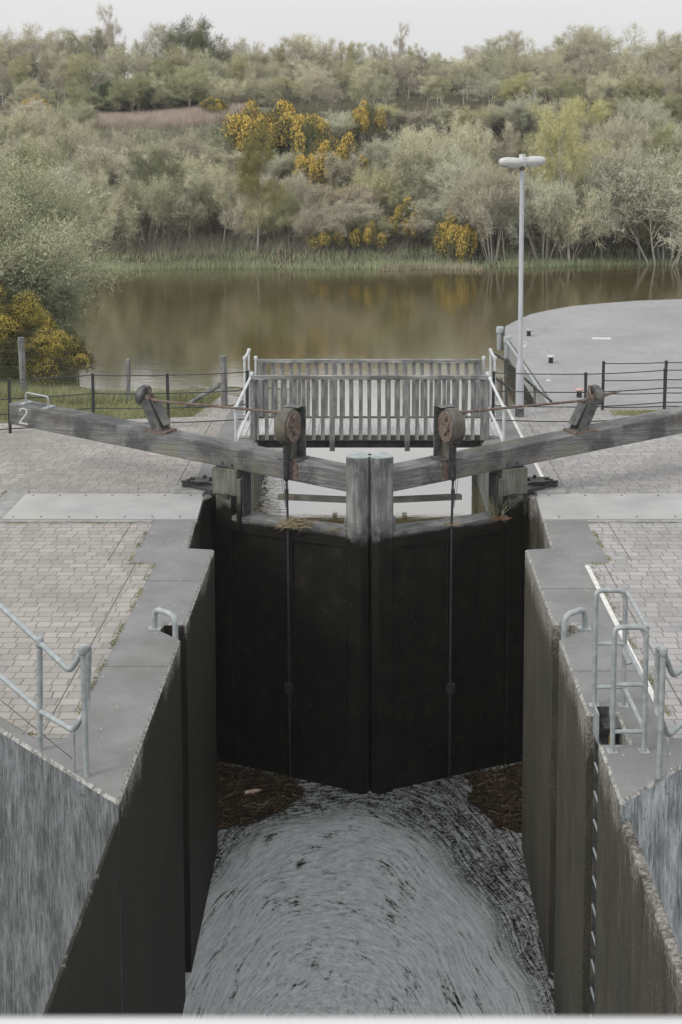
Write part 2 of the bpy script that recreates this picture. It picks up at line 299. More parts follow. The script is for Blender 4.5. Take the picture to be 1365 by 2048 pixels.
M = dict(
    edge=simple('chipped_coping_edge', (0.15, 0.148, 0.14), (0.38, 0.37, 0.345), 22, 0.9, lo=.42, hi=.6, bmp=.6),
    ledge=simple('bare_ledge_concrete', (0.13, 0.125, 0.11), (0.3, 0.29, 0.27), 5, 0.9, third=(0.1, 0.1, 0.085)),
    coping=concrete_top(), wall=chamber_wall(t=.42, edge=.22), wing=wing_wall_mat(), wing_r=wing_wall_mat('pale_streaked_wall_concrete', 2.6), wall_r=chamber_wall('sunlit_brown_wall_concrete', 1.4, -.05), pave=pavers('tumbled_paving_blocks', tint=(1.01, 1.0, .975)),  # chamber walls: shaded left and sunlit right are baked into t
    pave_r=pavers('grey_paving_blocks', tone=1.06, tint=(0.98, 1.0, 1.03)),
    tarmac=tarmac(), pond=pond_water(), foam=foam_water(),
    beam=timber('beam_timber', 0, tone=.88), post=timber('post_timber', 2, tone=1.1), rail=timber('rail_timber', 0, green=0.25, wet=False, tone=0.8),
    lip=timber('lip_timber', 0, tone=1.0, slime_z=-0.325, amp=0.12, band=0.06), panel=timber('slimy_planks', 2, slime_z=0.1),
    heel=timber('heel_timber', 2, green=0.3, tone=0.8, slime_z=-0.05),
    picket=timber('bleached_timber', 2, wet=False, tone=1.15), deck=simple('bleached_deck_boards', (0.33, 0.33, 0.32), (0.5, 0.5, 0.485), 3, 0.85, stretch=(12, 0.8, 12)),
    bridge_rail=timber('bleached_rail_timber', 0, wet=False, tone=1.35), bridge_beam=timber('fascia_timber', 0, wet=False, tone=0.55, green=0.2),
    stake=timber('stake_timber', 2, wet=False, tone=1.1),
    galv=simple('galvanised_steel', (0.24, 0.265, 0.27), (0.36, 0.385, 0.385), 12, 0.55, 0.2, bmp=0.05),
    pale_galv=simple('pale_painted_steel', (0.42, 0.44, 0.45), (0.56, 0.575, 0.58), 6, 0.5, 0.0, bmp=0.03),
    black=simple('black_painted_iron', (0.012, 0.014, 0.014), (0.03, 0.034, 0.033), 14, 0.45, 0.0, bmp=0.05),
    iron=simple('dull_iron', (0.018, 0.019, 0.02), (0.055, 0.056, 0.055), 10, 0.6, 0.2, bmp=0.15),
    gear=simple('weathered_gear_casing', (0.042, 0.04, 0.032), (0.1, 0.093, 0.077), 7, 0.7, 0.0, third=(0.11, 0.1, 0.07)),
    greygear=simple('grey_gear_paint', (0.03, 0.034, 0.033), (0.085, 0.09, 0.086), 9, 0.55, 0.0, third=(0.14, 0.13, 0.11)),
    rust=simple('rusty_steel', (0.07, 0.05, 0.04), (0.18, 0.138, 0.112), 14, 0.85, 0.0, third=(0.09, 0.045, 0.03)),
    plate=simple('chequer_steel_plate', (0.31, 0.312, 0.305), (0.4, 0.4, 0.39), 1.3, 0.55, 0.1, bmp=0.03, third=(0.36, 0.35, 0.31)),
    frame=simple('plate_frame_concrete', (0.2, 0.2, 0.195), (0.3, 0.3, 0.29), 6, 0.9),
    white=simple('white_edging', (0.5, 0.49, 0.46), (0.68, 0.67, 0.64), 9, 0.8), paint=simple('white_paint', (0.26, 0.27, 0.26), (0.62, 0.63, 0.61), 45, 0.7, bmp=0),
    pink=simple('faded_pink_paint', (0.42, 0.24, 0.23), (0.52, 0.33, 0.31), 12, 0.6, bmp=0),
    grp=simple('lamp_shell', (0.4, 0.4, 0.38), (0.6, 0.61, 0.6), 5, 0.4, 0.0, stretch=(0.6, 3, 3), bmp=0.02, third=(0.42, 0.43, 0.42)),
    lens=simple('lamp_lens', (0.05, 0.05, 0.05), (0.1, 0.1, 0.09), 5, 0.25, bmp=0),
    lamp_pole=simple('galvanised_column', (0.36, 0.37, 0.39), (0.46, 0.47, 0.5), 4, 0.55, 0.1, stretch=(3, 3, 0.5), bmp=0.02),
    sheet=simple('weathered_sheet_piling', (0.1, 0.115, 0.115), (0.3, 0.32, 0.32), 3, 0.7, 0.0, stretch=(6, 6, 0.3), third=(0.16, 0.17, 0.1)),
    parapet=simple('parapet_paint', (0.5, 0.5, 0.49), (0.6, 0.6, 0.59), 3, 0.6, bmp=0),
    bark=foliage('bark', var=0.3, scale=6), twig=foliage('twigs_and_buds', var=0.45, scale=5), leaf=foliage('leaves', var=0.4, scale=6),
    flower=foliage('gorse_flowers', var=0.2, scale=5), grass=foliage('grass_blades', var=0.3, scale=0.7),
    hill=terrain_mat('hill_soil', (0.08, 0.073, 0.05), (0.12, 0.11, 0.075), (0.17, 0.15, 0.105)),
    verge=terrain_mat('verge_turf', (0.09, 0.1, 0.045), (0.16, 0.16, 0.085), (0.24, 0.21, 0.13)),
    bed=simple('silt', (0.05, 0.045, 0.03), (0.08, 0.07, 0.05), 1, 0.9),
    black_joint=simple('dark_joint', (0.09, 0.085, 0.075), (0.13, 0.12, 0.09), 10, 0.9),
    moss=simple('moss', (0.05, 0.055, 0.02), (0.14, 0.14, 0.06), 20, 0.95, bmp=0.5),
    litter=simple('faded_plastic', (0.5, 0.22, 0.16), (0.6, 0.5, 0.45), 20, 0.5, bmp=0),
    yellow=simple('yellow_plastic', (0.6, 0.35, 0.03), (0.6, 0.38, 0.05), 5, 0.5, bmp=0),
)

# ------------------------------------------------------------------ mesh builder
class MB:
    def __init__(s): s.v = []; s.f = []; s.mi = []
    def add(s, vs, fs, mi=0):
        o = len(s.v); s.v += [tuple(p) for p in vs]; s.f += [tuple(i + o for i in f) for f in fs]; s.mi += [mi] * len(fs)
    def box(s, x0, x1, y0, y1, z0, z1, mi=0):
        s.add([(x0,y0,z0),(x1,y0,z0),(x1,y1,z0),(x0,y1,z0),(x0,y0,z1),(x1,y0,z1),(x1,y1,z1),(x0,y1,z1)],
              [(0,3,2,1),(4,5,6,7),(0,1,5,4),(1,2,6,5),(2,3,7,6),(3,0,4,7)], mi)
    def hexa(s, b, t, mi=0):
        s.add(list(b) + list(t), [(3,2,1,0),(4,5,6,7),(0,1,5,4),(1,2,6,5),(2,3,7,6),(3,0,4,7)], mi)
    def prism(s, poly, z0, z1, mi_top=0, mi_side=0, mi_edge=None):
        n = len(poly); A = sum(poly[i][0]*poly[(i+1)%n][1]-poly[(i+1)%n][0]*poly[i][1] for i in range(n))
        em = dict(mi_edge or {})
        if A < 0:
            poly = poly[::-1]; em = {(n - 2 - k) % n: v for k, v in em.items()}
        vs = [(p[0],p[1],z0) for p in poly] + [(p[0],p[1],z1) for p in poly]
        s.add(vs, [tuple(range(n, 2*n))], mi_top); o = len(s.v) - 2*n
        s.f.append(tuple(o + i for i in reversed(range(n)))); s.mi.append(mi_side)
        for i in range(n):
            j = (i+1) % n; s.f.append((o+i, o+j, o+n+j, o+n+i)); s.mi.append(em.get(i, mi_side))
    def tube(s, pts, r, sides=8, mi=0, r2=None, cap=True):
        pts = [Vector(p) for p in pts]; n = len(pts); o = len(s.v); rings = []
        up = None
        for i, p in enumerate(pts):
            d = (pts[min(i+1, n-1)] - pts[max(i-1, 0)]).normalized()
            if up is None:
                up = Vector((0,0,1)) if abs(d.z) < 0.9 else Vector((1,0,0))
            a = d.cross(up).normalized(); up = a.cross(d).normalized()
            rr = r if r2 is None else r + (r2 - r) * i / (n - 1)
            for k in range(sides):
                t = 2*math.pi*k/sides; s.v.append(tuple(p + (a*math.cos(t) + up*math.sin(t)) * rr))
        for i in range(n-1):
            for k in range(sides):
                k2 = (k+1) % sides; s.f.append((o+i*sides+k, o+i*sides+k2, o+(i+1)*sides+k2, o+(i+1)*sides+k)); s.mi.append(mi)
        if cap and sides > 2:
            s.f.append(tuple(o+k for k in reversed(range(sides)))); s.mi.append(mi)
            s.f.append(tuple(o+(n-1)*sides+k for k in range(sides))); s.mi.append(mi)
    def lathe(s, prof, c=(0,0,0), sides=20, mi=0, axis='z'):
        o = len(s.v)
        for (r, h) in prof:
            for k in range(sides):
                t = 2*math.pi*k/sides; a, b = r*math.cos(t), r*math.sin(t)
                p = (a, b, h) if axis == 'z' else ((h, a, b) if axis == 'x' else (a, h, b))
                s.v.append((c[0]+p[0], c[1]+p[1], c[2]+p[2]))
        m = len(prof)
        for i in range(m-1):
            for k in range(sides):
                k2 = (k+1)%sides; s.f.append((o+i*sides+k, o+i*sides+k2, o+(i+1)*sides+k2, o+(i+1)*sides+k)); s.mi.append(mi)
        s.f.append(tuple(o+k for k in reversed(range(sides)))); s.mi.append(mi)
        s.f.append(tuple(o+(m-1)*sides+k for k in range(sides))); s.mi.append(mi)
    def build(s, name, mats, parent=None, smooth=False, bevel=0, recalc=True, loc=None):
        me = bpy.data.meshes.new(name); me.from_pydata(s.v, [], s.f)
        if not isinstance(mats, (list, tuple)): mats = [mats]
        for m in mats: me.materials.append(m)
        me.polygons.foreach_set('material_index', s.mi)
        if recalc:
            bm = bmesh.new(); bm.from_mesh(me); bmesh.ops.recalc_face_normals(bm, faces=bm.faces); bm.to_mesh(me); bm.free()
        if smooth:
            me.polygons.foreach_set('use_smooth', [True]*len(me.polygons))
        o = bpy.data.objects.new(name, me); C.objects.link(o)
        if parent: o.parent = parent
        if loc: o.location = loc
        if bevel:
            b = o.modifiers.new('bevel', 'BEVEL'); b.width = bevel; b.segments = 2; b.limit_method = 'ANGLE'; b.angle_limit = R(40)
        if smooth:
            try:
                es = o.modifiers.new('edges', 'EDGE_SPLIT'); es.split_angle = R(42)
            except Exception: pass
        return o
def tag(o, label=None, cat=None, group=None, kind=None):
    if label: o['label'] = label
    if cat: o['category'] = cat
    if group: o['group'] = group
    if kind: o['kind'] = kind
    return o
def empty(name, loc, label, cat, group=None, rz=0.0):
    o = bpy.data.objects.new(name, None); C.objects.link(o); o.location = loc; o.rotation_euler = (0, 0, rz)
    o.empty_display_size = 0.2
    return tag(o, label, cat, group)
def arc(pts, r=0.06, k=5):
    """round the corners of a polyline"""
    pts = [Vector(p) for p in pts]; out = [pts[0]]
    for i in range(1, len(pts)-1):
        p = pts[i]; a = (pts[i-1]-p); b = (pts[i+1]-p); ra = min(r, a.length*0.45, b.length*0.45)
        a = p + a.normalized()*ra; b = p + b.normalized()*ra
        for j in range(k+1):
            t = j/k; out.append(a*(1-t)**2 + p*2*t*(1-t) + b*t*t)
    out.append(pts[-1]); return out

# ================================================================== SETTING
WZ = -4.45     # low water in the chamber
PZ = -1.1     # pond level
# lock walls -------------------------------------------------------
def lock_wall(sg):
    P = lambda x, y: (sg*x, y)
    inner = [P(2.2, 10.88)]
    if sg > 0: inner += [P(2.2, 12.0), P(2.5, 12.0), P(2.5, 12.66), P(2.2, 12.66)]
    inner += [P(2.2, 14.62), P(2.5, 14.92), P(2.46, 15.12), P(2.2, 15.12), P(2.2, 17.93), P(2.58, 17.99), P(2.7, 20.45),
              P(2.55, 20.75), P(2.32, 20.86), P(2.2, 21.05), P(2.2, 27.0), P(2.75, 27.9)]
    outer = [P(2.97, 27.9), P(2.97, 21.2), P(3.28, 19.2), P(3.28, 17.35), P(2.93, 17.35), P(2.93, 12.1), P(3.25, 12.1), P(6.9, 15.78)]
    outer = outer + [P(6.9, 15.49)]
    poly = inner + outer
    n = len(poly)
    mb = MB(); top = []; ni = len(inner)
    A_ = sum(poly[i][0]*poly[(i+1) % n][1]-poly[(i+1) % n][0]*poly[i][1] for i in range(n)); sA = 1 if A_ > 0 else -1
    for i in range(n):
        p0, p1, p2 = poly[i-1], poly[i], poly[(i+1) % n]; ok1 = (i-1) % n < ni-1 or (i-1) % n == n-1; ok2 = i < ni-1 or i == n-1
        def nrm(a, b):
            dx, dy = b[0]-a[0], b[1]-a[1]; l = math.hypot(dx, dy); return (-dy/l*sA, dx/l*sA)
        n1, n2 = nrm(p0, p1), nrm(p1, p2); c_ = .028
        if ok1 and ok2:
            k_ = c_/max(.35, 1+n1[0]*n2[0]+n1[1]*n2[1]); top.append((p1[0]+(n1[0]+n2[0])*k_, p1[1]+(n1[1]+n2[1])*k_))
        elif ok2: top.append((p1[0]+n2[0]*c_, p1[1]+n2[1]*c_))
        elif ok1: top.append((p1[0]+n1[0]*c_, p1[1]+n1[1]*c_))
        else: top.append(p1)
    vs = [(x, y, -6.2) for x, y in poly] + [(x, y, -.03) for x, y in poly] + [(x, y, 0) for x, y in top]
    mb.add(vs, [tuple(range(2*n, 3*n))], 0)
    for i in range(n):
        j = (i+1) % n; mb.f.append((i, j, n+j, n+i)); mb.mi.append(2 if i == n-1 else 1); mb.f.append((n+i, n+j, 2*n+j, 2*n+i)); mb.mi.append(3)
    mb.f.append(tuple(range(n))); mb.mi.append(1)
    side = 'left' if sg < 0 else 'right'
    lab = ('concrete lock wall left of the black gates, dark and wet below its grey coping' if sg < 0 else
           'concrete lock wall right of the black gates, with a ladder slot cut in its face')
    wl = M['wall'] if sg < 0 else M['wall_r']; o = mb.build('lock_wall', [M['coping'], wl, M['wing'] if sg < 0 else M['wing_r'], M['edge']])
    tag(o, lab, 'lock wall')
    # return (low) wall that runs on towards the bridge
    q = MB(); wd = .09 if sg > 0 else .04; q.box(min(sg*2.2, sg*(2.2+wd)), max(sg*2.2, sg*(2.2+wd)), 1.5, 10.88-0.003, -6.2, -0.16)
    q.build('low_wall', [wl], o, bevel=0.02)
    j = MB()
    for y in (13.82, 16.6) if sg < 0 else (13.7, 16.3):
        j.box(min(sg*2.22, sg*2.92), max(sg*2.22, sg*2.92), y, y+0.008, -0.01, 0.003)
    j.build('coping_joint', M['black_joint'], o)
    # sheet piling facing above the gates
    s = MB(); y = 21.3; k = 0
    while y < 26.9:
        d = 0.04 if k % 2 else 0.0
        s.box(min(sg*(2.192-d), sg*2.1996), max(sg*(2.192-d), sg*2.1996), y, y+0.17, -2.5, -0.03); y += 0.2; k += 1
    s.build('fender_board', M['sheet'], o)
    return o
lwl = lock_wall(-1); lwr = lock_wall(1)

def sheet(name, polys, z, mat, **kw):
    mb = MB()
    for p in polys: mb.prism(p, z-0.6, z)
    o = mb.build(name, mat); tag(o, kind='structure', **kw); return o
eps = 0.004
# left paving: runs round the covered plate
pl_l = (-5.60, -2.72, 19.32, 20.78)
left_poly = [(-2.93-eps, 12.12), (-3.25, 12.12), (-6.9-eps, 15.8), (-30, 15.8), (-30, 26.4), (-7.4, 26.1), (-3.7, 26.7), (-3.3, 29.2), (-2.78, 28.6), (-2.97-eps, 27.9),
             (-2.97-eps, 21.2), (-3.28-eps, 19.2), (-3.28-eps, 17.35-eps), (-2.93-eps, 17.35-eps)]
sheet('paving', [left_poly], -0.005, M['pave'])
right_poly = [(2.93+eps, 12.12), (3.25, 12.12), (6.9+eps, 15.8), (30, 15.8), (30, 27.6), (4.6, 27.6), (4.03, 27.95), (2.97+eps, 27.9),
              (2.97+eps, 21.2), (3.28+eps, 19.2), (3.28+eps, 17.35-eps), (2.93+eps, 17.35-eps)]
sheet('paving', [right_poly], -0.005, M['pave_r'])
# border course of blocks along the coping
for sg, mt in ((-1, M['pave']), (1, M['pave_r'])):
    mb = MB(); x0, x1 = sorted((sg*3.20, sg*3.208)); mb.box(x0, x1, 12.3, 17.3, -0.02, 0.0)
    x0, x1 = sorted((sg*3.6, sg*3.608)); mb.box(x0, x1, 17.4, 19.2, -0.02, 0.0)
    x0, x1 = sorted((sg*3.24, sg*3.248)); mb.box(x0, x1, 21.3, 26.4, -0.02, 0.0)
    o = mb.build('paving_joint', M['black_joint']); tag(o, kind='structure')
# quay
arcp = [(4.03, 27.95+eps), (4.03, 38.47), (4.2, 39.8), (4.71, 41.14), (5.3, 42.5), (6.08, 43.56), (7.0, 44.6), (8.07, 45.28), (9.6, 46.1), (11.27, 46.56), (14, 47.0), (18, 46.6), (24, 44), (34, 40), (34, 27.6+eps), (4.6, 27.6+eps)]
o = sheet('quay', [arcp], 0.0, [M['tarmac'], M['wall']])
mb = MB(); mb.prism(arcp, -2.5, -0.601, 0, 0); w_ = mb.build('quay_base', M['wall']); tag(w_, kind='structure')
# white edging strips
mb = MB(); mb.box(2.93, 2.99, 21.4, 27.8, -0.05, 0.008)
tag(mb.build('edging_strip', M['white']), 'long white edging strip between coping and blocks beyond the right gate beam', 'edging')
mb = MB(); mb.box(2.925, 2.985, 12.9, 17.2, -0.05, 0.008)
tag(mb.build('edging_strip', M['white']), 'chipped white edging strip beside the galvanised ladder guard rail', 'edging')
pts = [(p[0]+0.9*0+0.62, p[1]) for p in [(4.03, 28.2), (4.03, 31), (4.03, 34), (4.03, 38.2)]]
mb = MB(); mb.box(4.86, 4.89, 29.0, 35.5, -.05, 0.004); tag(mb.build('edging_strip', M['frame']), 'thin pale kerb line between the quay edge and its row of bollards', 'edging')
# steel cover plates
def cover(sg, x1, lab):
    r = empty('cover_plate', (sg*2.72, 19.32, 0), lab, 'cover plate', 'steel cover plates either side of the gates')
    mb = MB(); a, b = sorted((sg*2.72, sg*x1)); mb.box(a, b, 19.32, 20.72, -0.05, 0.024)
    mb.hexa([(sg*2.63, 19.32, -.05), (sg*2.72, 19.32, -.05), (sg*2.72, 20.55, -.05), (sg*2.69, 20.55, -.05)],
            [(sg*2.63, 19.32, .022), (sg*2.72, 19.32, .022), (sg*2.72, 20.55, .022), (sg*2.69, 20.55, .022)])
    mb.build('plate', M['plate']).parent = r; r.children[0].location = (-sg*2.72, -19.32, 0)
    f = MB(); f.box(min(sg*3.29, sg*(x1+.02)), max(sg*3.29, sg*(x1+.02)), 19.21, 19.315, -0.05, 0.012)
    a, b = sorted((sg*(x1+0.006), sg*(x1+0.36))); f.box(a, b, 19.21, 20.95, -0.05, 0.01)
    q = f.build('frame', M['frame'], r); q.location = (-sg*2.72, -19.32, 0)
    bt = MB()
    for i in range(7):
        for y in (19.42, 20.62):
            x = sg*(2.9 + (x1-3.05)*i/6)
            if not bt.v: bt.lathe([(0.018, 0.02), (0.018, 0.029)], (0, 0, 0), 8); q = q0 = bt.build('bolt', M['iron'], r)
            else: q = q0.copy(); C.objects.link(q); q.parent = r
            q.location = (x-sg*2.72, y-19.32, 0)
cover(-1, 5.6, 'pale steel cover plate in the paving left of the gate recess')
cover(1, 6.6, 'pale steel cover plate in the paving right of the gate recess')

# water -------------------------------------------------------------
mb = MB(); mb.add([(-2.75, 1.5, WZ), (2.75, 1.5, WZ), (2.75, 21.0, WZ), (-2.75, 21.0, WZ)], [(0, 1, 2, 3)])
tag(mb.build('chamber_water', M['foam']), kind='structure')
mb = MB(); pw = [(-2.5, 20.78), (0, 19.66), (2.5, 20.78), (2.5, 27.5), (70, 27.5), (70, 78), (-70, 78), (-70, 27.5), (-2.5, 27.5)]
mb.add([(x, y, PZ) for x, y in pw], [tuple(range(len(pw)))]); tag(mb.build('pond_water', M['pond'], recalc=False), kind='structure')
mb = MB(); mb.box(-3, 3, 1.5, 21, -6.6, -6.2); tag(mb.build('lock_floor', M['bed']), kind='structure')
mb = MB(); mb.box(-400, 400, -60, 700, -8.0, -7.0); tag(mb.build('ground', M['bed']), kind='structure')

# terrain -------------------------------------------------------------
def sstep(a, b, x): t = min(1, max(0, (x-a)/(b-a))); return t*t*(3-2*t)
def bank_y(x): return 70.0 + 0.35*math.sin(x*0.6) + (0.12*max(0, x)) - 0.06*max(0, -x-6) + (1.0 if 2 < x < 5 else 0)*0.3
def hill_z(x, y):
    b = bank_y(x); z = -2.1 + 1.7*sstep(b-2.0, b+1.2, y)
    z += 7.7*sstep(b+1.0, 100, y) + 2.6*sstep(100, 150, y) + 3*sstep(150, 400, y) + 4.0*sstep(119, 142, y)*(.7+.3*sstep(-24, -16, x))
    z += 0.25*math.sin(x*0.31+y*0.17)*sstep(b+2, b+14, y) + (0.5*math.sin(x*0.11+1.3)+0.02*abs(x))*sstep(b+6, 110, y)
    return z
mb = MB(); xs = [-260, -160, -100, -70] + [-50 + i*1.25 for i in range(81)] + [70, 100, 160, 260]
ys = [60 + i*0.8 for i in range(60)] + [107, 112, 118, 125, 135, 150, 180, 230, 320, 480]
vs = [(x, y, hill_z(x, y)) for y in ys for x in xs]; W_ = len(xs)
mb.add(vs, [(j*W_+i, j*W_+i+1, (j+1)*W_+i+1, (j+1)*W_+i) for j in range(len(ys)-1) for i in range(W_-1)])
tag(mb.build('hillside', M['hill'], smooth=False), kind='structure')
# left bank (verge and shore under the gorse and willow)
lb = [(-3.72, 26.7+eps), (-7.4, 26.1+eps), (-30, 26.4+eps), (-60, 26.4), (-60, 66), (-20, 66), (-15.5, 62), (-13.5, 52), (-10.5, 44), (-8.6, 38), (-7.6, 33), (-6.9, 30.2), (-6.0, 29.4), (-3.45, 29.35), (-3.32, 29.2)]
mb = MB(); mb.prism(lb, -3.0, -0.02); tag(mb.build('left_bank', M['verge']), kind='structure')
rb = [(34, 27.6), (34, 40), (26, 47), (30, 60), (40, 68), (70, 68), (70, 27.6)]
mb = MB(); mb.prism(rb, -3.0, -0.03); tag(mb.build('right_bank', M['verge']), kind='structure')
mb = MB(); mb.prism([(5.2, 26.95), (5.5, 26.8), (6.3, 26.8), (7.2, 27.0), (7.3, 27.25), (6.0, 27.35), (5.3, 27.2)], -0.04, 0.004)
tag(mb.build('grass_patch', M['verge']), kind='structure')

# ================================================================== LOCK GATES
YM = 19.47; AL = math.atan(0.45)
def gate(sg):
    """local x runs from the mitre out to the heel and beam end, T() turns 'towards the bridge' into local y"""
    rz = AL if sg > 0 else math.pi - AL
    side = 'right' if sg > 0 else 'left'
    lab = ('right leaf of the black mitre gates, its beam leaving at the right edge' if sg > 0 else
           'left leaf of the black mitre gates, its balance beam painted with a white number 2')
    root = empty('lock_gate', (0, YM, 0), lab, 'lock gate', 'pair of mitre gates', rz)
    ty = -1 if sg > 0 else 1
    def box(mb, s0, s1, t0, t1, z0, z1, mi=0):
        a, b = sorted((ty*t0, ty*t1)); mb.box(s0, s1, a, b, z0, z1, mi)
    def P(s, t, z): return (s, ty*t, z)
    # mitre post with chamfered head
    mb = MB(); s0, s1, t0, t1 = 0.06, 0.395, -0.30, 0.05
    pr = [(s0, t0+.06), (s0, t1-.10), (s0+.07, t1), (s1-.03, t1), (s1, t1-.04), (s1, t0+.09), (s1-.08, t0), (s0+.08, t0)]
    mb.prism([(a, ty*b) for a, b in pr], -6.0, 0.90)
    mb.build('mitre_post', M['post'], root, bevel=0.012)
    mb = MB(); mb.prism([(s0+.18+(a-s0-.18)*1.01, ty*(-.12+(b+.12)*1.01)) for a, b in pr], 0.901, 0.925)
    mb.build('post_cap', simplecap, root, bevel=0.01)
    # plank skin
    mb = MB(); x = 0.38; rnd = random.Random(4+sg)
    while x < 2.42:
        wdt = 0.2 + rnd.uniform(-.01, .01); box(mb, x, min(x+wdt-0.002, 2.43), -0.1, 0.0 + rnd.uniform(-0.0015, 0.0015), -6.0, -0.52); x += wdt
    mb.build('gate_planks', M['panel'], root)
    mb = MB(); box(mb, 0.38, 2.43, -0.28, -0.101, -6.0, -0.56); mb.build('gate_frame', M['panel'], root)
    # top rail (walking lip), slightly sagging
    mb = MB(); n = 8; rr = random.Random(9)
    for i in range(n):
        a = 0.385 + (2.42-0.385)*i/n; b = 0.385 + (2.42-0.385)*(i+1)/n
        za, zb = -0.27+0.012*math.sin(i*1.1), -0.27+0.012*math.sin((i+1)*1.1)
        mb.hexa([P(a, -.3, -.52), P(b, -.3, -.52), P(b, .035, -.52), P(a, .035, -.52)], [P(a, -.3, za), P(b, -.3, zb), P(b, .035, zb), P(a, .035, za)])
    mb.build('top_rail', M['lip'], root)
    mb = MB(); box(mb, 0.378, 0.43, -0.12, 0.03, -0.26, -0.03); mb.build('chock', M['lip'], root, bevel=0.01)
    # heel post, strap and the thin batten beside it
    mb = MB(); box(mb, 2.44, 2.72, -0.28, 0.03, -6.0, 0.06); box(mb, 2.32, 2.78, -0.36, 0.045, 0.07, 0.50)
    mb.build('heel_post', M['heel'], root, bevel=0.015)
    mb = MB(); box(mb, 2.24, 2.315, -0.05, 0.06, -0.5, 0.36); mb.build('batten', M['heel'], root, bevel=0.008)
    mb = MB(); box(mb, 2.20, 2.235, -0.2, 0.03, -0.265, 0.42); mb.build('spacer', M['iron'], root)
    # balance beam
    zb = lambda s: 0.325 + 0.073*s
    mb = MB(); a, b = 0.376, 6.90; h0, h1 = 0.32, 0.365
    mb.hexa([P(a, -.42, zb(a)), P(b, -.42, zb(b)), P(b, 0, zb(b)), P(a, 0, zb(a))], [P(a, -.42, zb(a)+h0), P(b, -.42, zb(b)+h1), P(b, 0, zb(b)+h1), P(a, 0, zb(a)+h0)])
    mb.build('balance_beam', M['beam'], root, bevel=0.018)
    mb = MB(); mb.hexa([P(b+.003, -.4, zb(b)), P(b+.02, -.4, zb(b)), P(b+.02, -.0, zb(b)), P(b+.003, -.0, zb(b))], [P(b+.003, -.4, zb(b)+.34), P(b+.02, -.4, zb(b)+.34), P(b+.02, 0, zb(b)+.34), P(b+.003, 0, zb(b)+.34)])
    mb.build('end_band', M['iron'], root)
    top = lambda s: zb(s) + h0 + (h1-h0)*(s-a)/(b-a)
    # bolts on the beam's face
    for s in (2.42, 2.6):
        mb = MB(); mb.lathe([(0.022, 0), (0.022, 0.02)] if ty > 0 else [(0.022, -0.02), (0.022, 0)], P(s, 0, zb(s)+.06), 8, axis='y')
        mb.build('bolt', M['iron'], root)
    # handle
    if True:
        mb = MB(); hs_ = [P(6.68, -.2, top(6.68)), P(6.68, -.2, top(6.68)+.19), P(6.2, -.2, top(6.2)+.19), P(6.2, -.2, top(6.2))]
        mb.tube(arc(hs_, .05), 0.017, 8)
        for s in (6.68, 6.2): box(mb, s-.05, s+.05, -.34, -.06, top(s)-.004, top(s)+.014)
        mb.build('handle', M['galv'], root, smooth=True)
    if sg < 0:
        # painted number: strokes standing 2 mm proud of the face
        st = [(0.0, .80), (.04, .93), (.13, 1.0), (.24, .99), (.32, .90), (.33, .76), (.27, .60), (.14, .35), (.02, .12), (-.02, .02)]
        mb = MB(); S = 0.27; c0 = 6.66; zc = zb(c0) + 0.05
        f = lambda u, v: (c0 - u*0.62*0.75, zc + v*S)
        def stroke(pl, wd):
            for i in range(len(pl)-1):
                (x0, z0), (x1, z1) = f(*pl[i]), f(*pl[i+1]); dx, dz = x1-x0, z1-z0; l = math.hypot(dx, dz); nx, nz = -dz/l*wd, dx/l*wd; ex, ez = dx/l*wd*.4, dz/l*wd*.4
                q = [(x0-ex+nx, z0-ez+nz), (x1+ex+nx, z1+ez+nz), (x1+ex-nx, z1+ez-nz), (x0-ex-nx, z0-ez-nz)]
                tk = 0.003 + 0.0004*i
                mb.hexa([P(x, .0005, z) for x, z in q], [P(x, tk, z) for x, z in q])
        stroke(st, 0.013); stroke([(-.04, .03), (.35, .0)], 0.016)
        mb.build('number', M['paint'], root)
    # cross rail below the beam
    mb = MB(); mb.hexa([P(.378, -.2, .15), P(1.66, -.2, .055), P(1.66, -.1, .055), P(.378, -.1, .15)], [P(.378, -.2, .235), P(1.66, -.2, .14), P(1.66, -.1, .14), P(.378, -.1, .235)])
    mb.build('cross_rail', M['rail'], root, bevel=0.008)
    # ---- paddle gear
    zt = top(1.4)
    mb = MB(); box(mb, 1.24, 1.6, -.3, -.265, zt-.02, 1.58); box(mb, 1.28, 1.56, -.265, -.1, 1.568, 1.58)
    box(mb, 1.2, 1.6, -.34, .02, zt, zt+.014)
    gp = mb.build('gear_plate', M['greygear'], root, bevel=0.005)
    mb = MB(); mb.lathe([(0.0, 1.33), (.27, 1.33), (.285, 1.345), (.285, 1.5), (.25, 1.54), (0.0, 1.545)], P(0, -.03, 1.285), 28, axis='x')
    mb.build('gear_casing', M['gear'], root, smooth=True)
    mb = MB(); mb.lathe([(0.0, 1.302), (.245, 1.302), (.25, 1.3295), (0, 1.3295)], P(0, -.03, 1.285), 28, axis='x')
    for (u, v, r_) in ((.04, .15, .05), (-.02, .19, .035), (.1, .03, .05), (.02, -.07, .055), (.12, -.02, .03)):
        mb.lathe([(0, 1.265), (r_*.8, 1.265), (r_, 1.28), (r_, 1.303)], P(0, -.03+u, 1.285+v), 10, axis='x')
    mb.build('gear_disc', M['rust'], root, smooth=True)
    mb = MB(); box(mb, 1.36, 1.5, -.24, -.0, zt+.018, 1.05); mb.build('gear_pedestal', M['gear'], root, bevel=0.01)
    # spring-like rack and rod in front of the beam
    mb = MB(); z = 1.02; prof = []
    while z > 0.66: prof += [(.03, z), (.052, z-.008), (.052, z-.022), (.03, z-.03)]; z -= .034
    prof += [(.045, z), (.045, .47), (.03, .44)]
    mb.lathe(prof, P(1.40, .075, 0), 14); mb.build('rack', M['iron'], root, smooth=True)
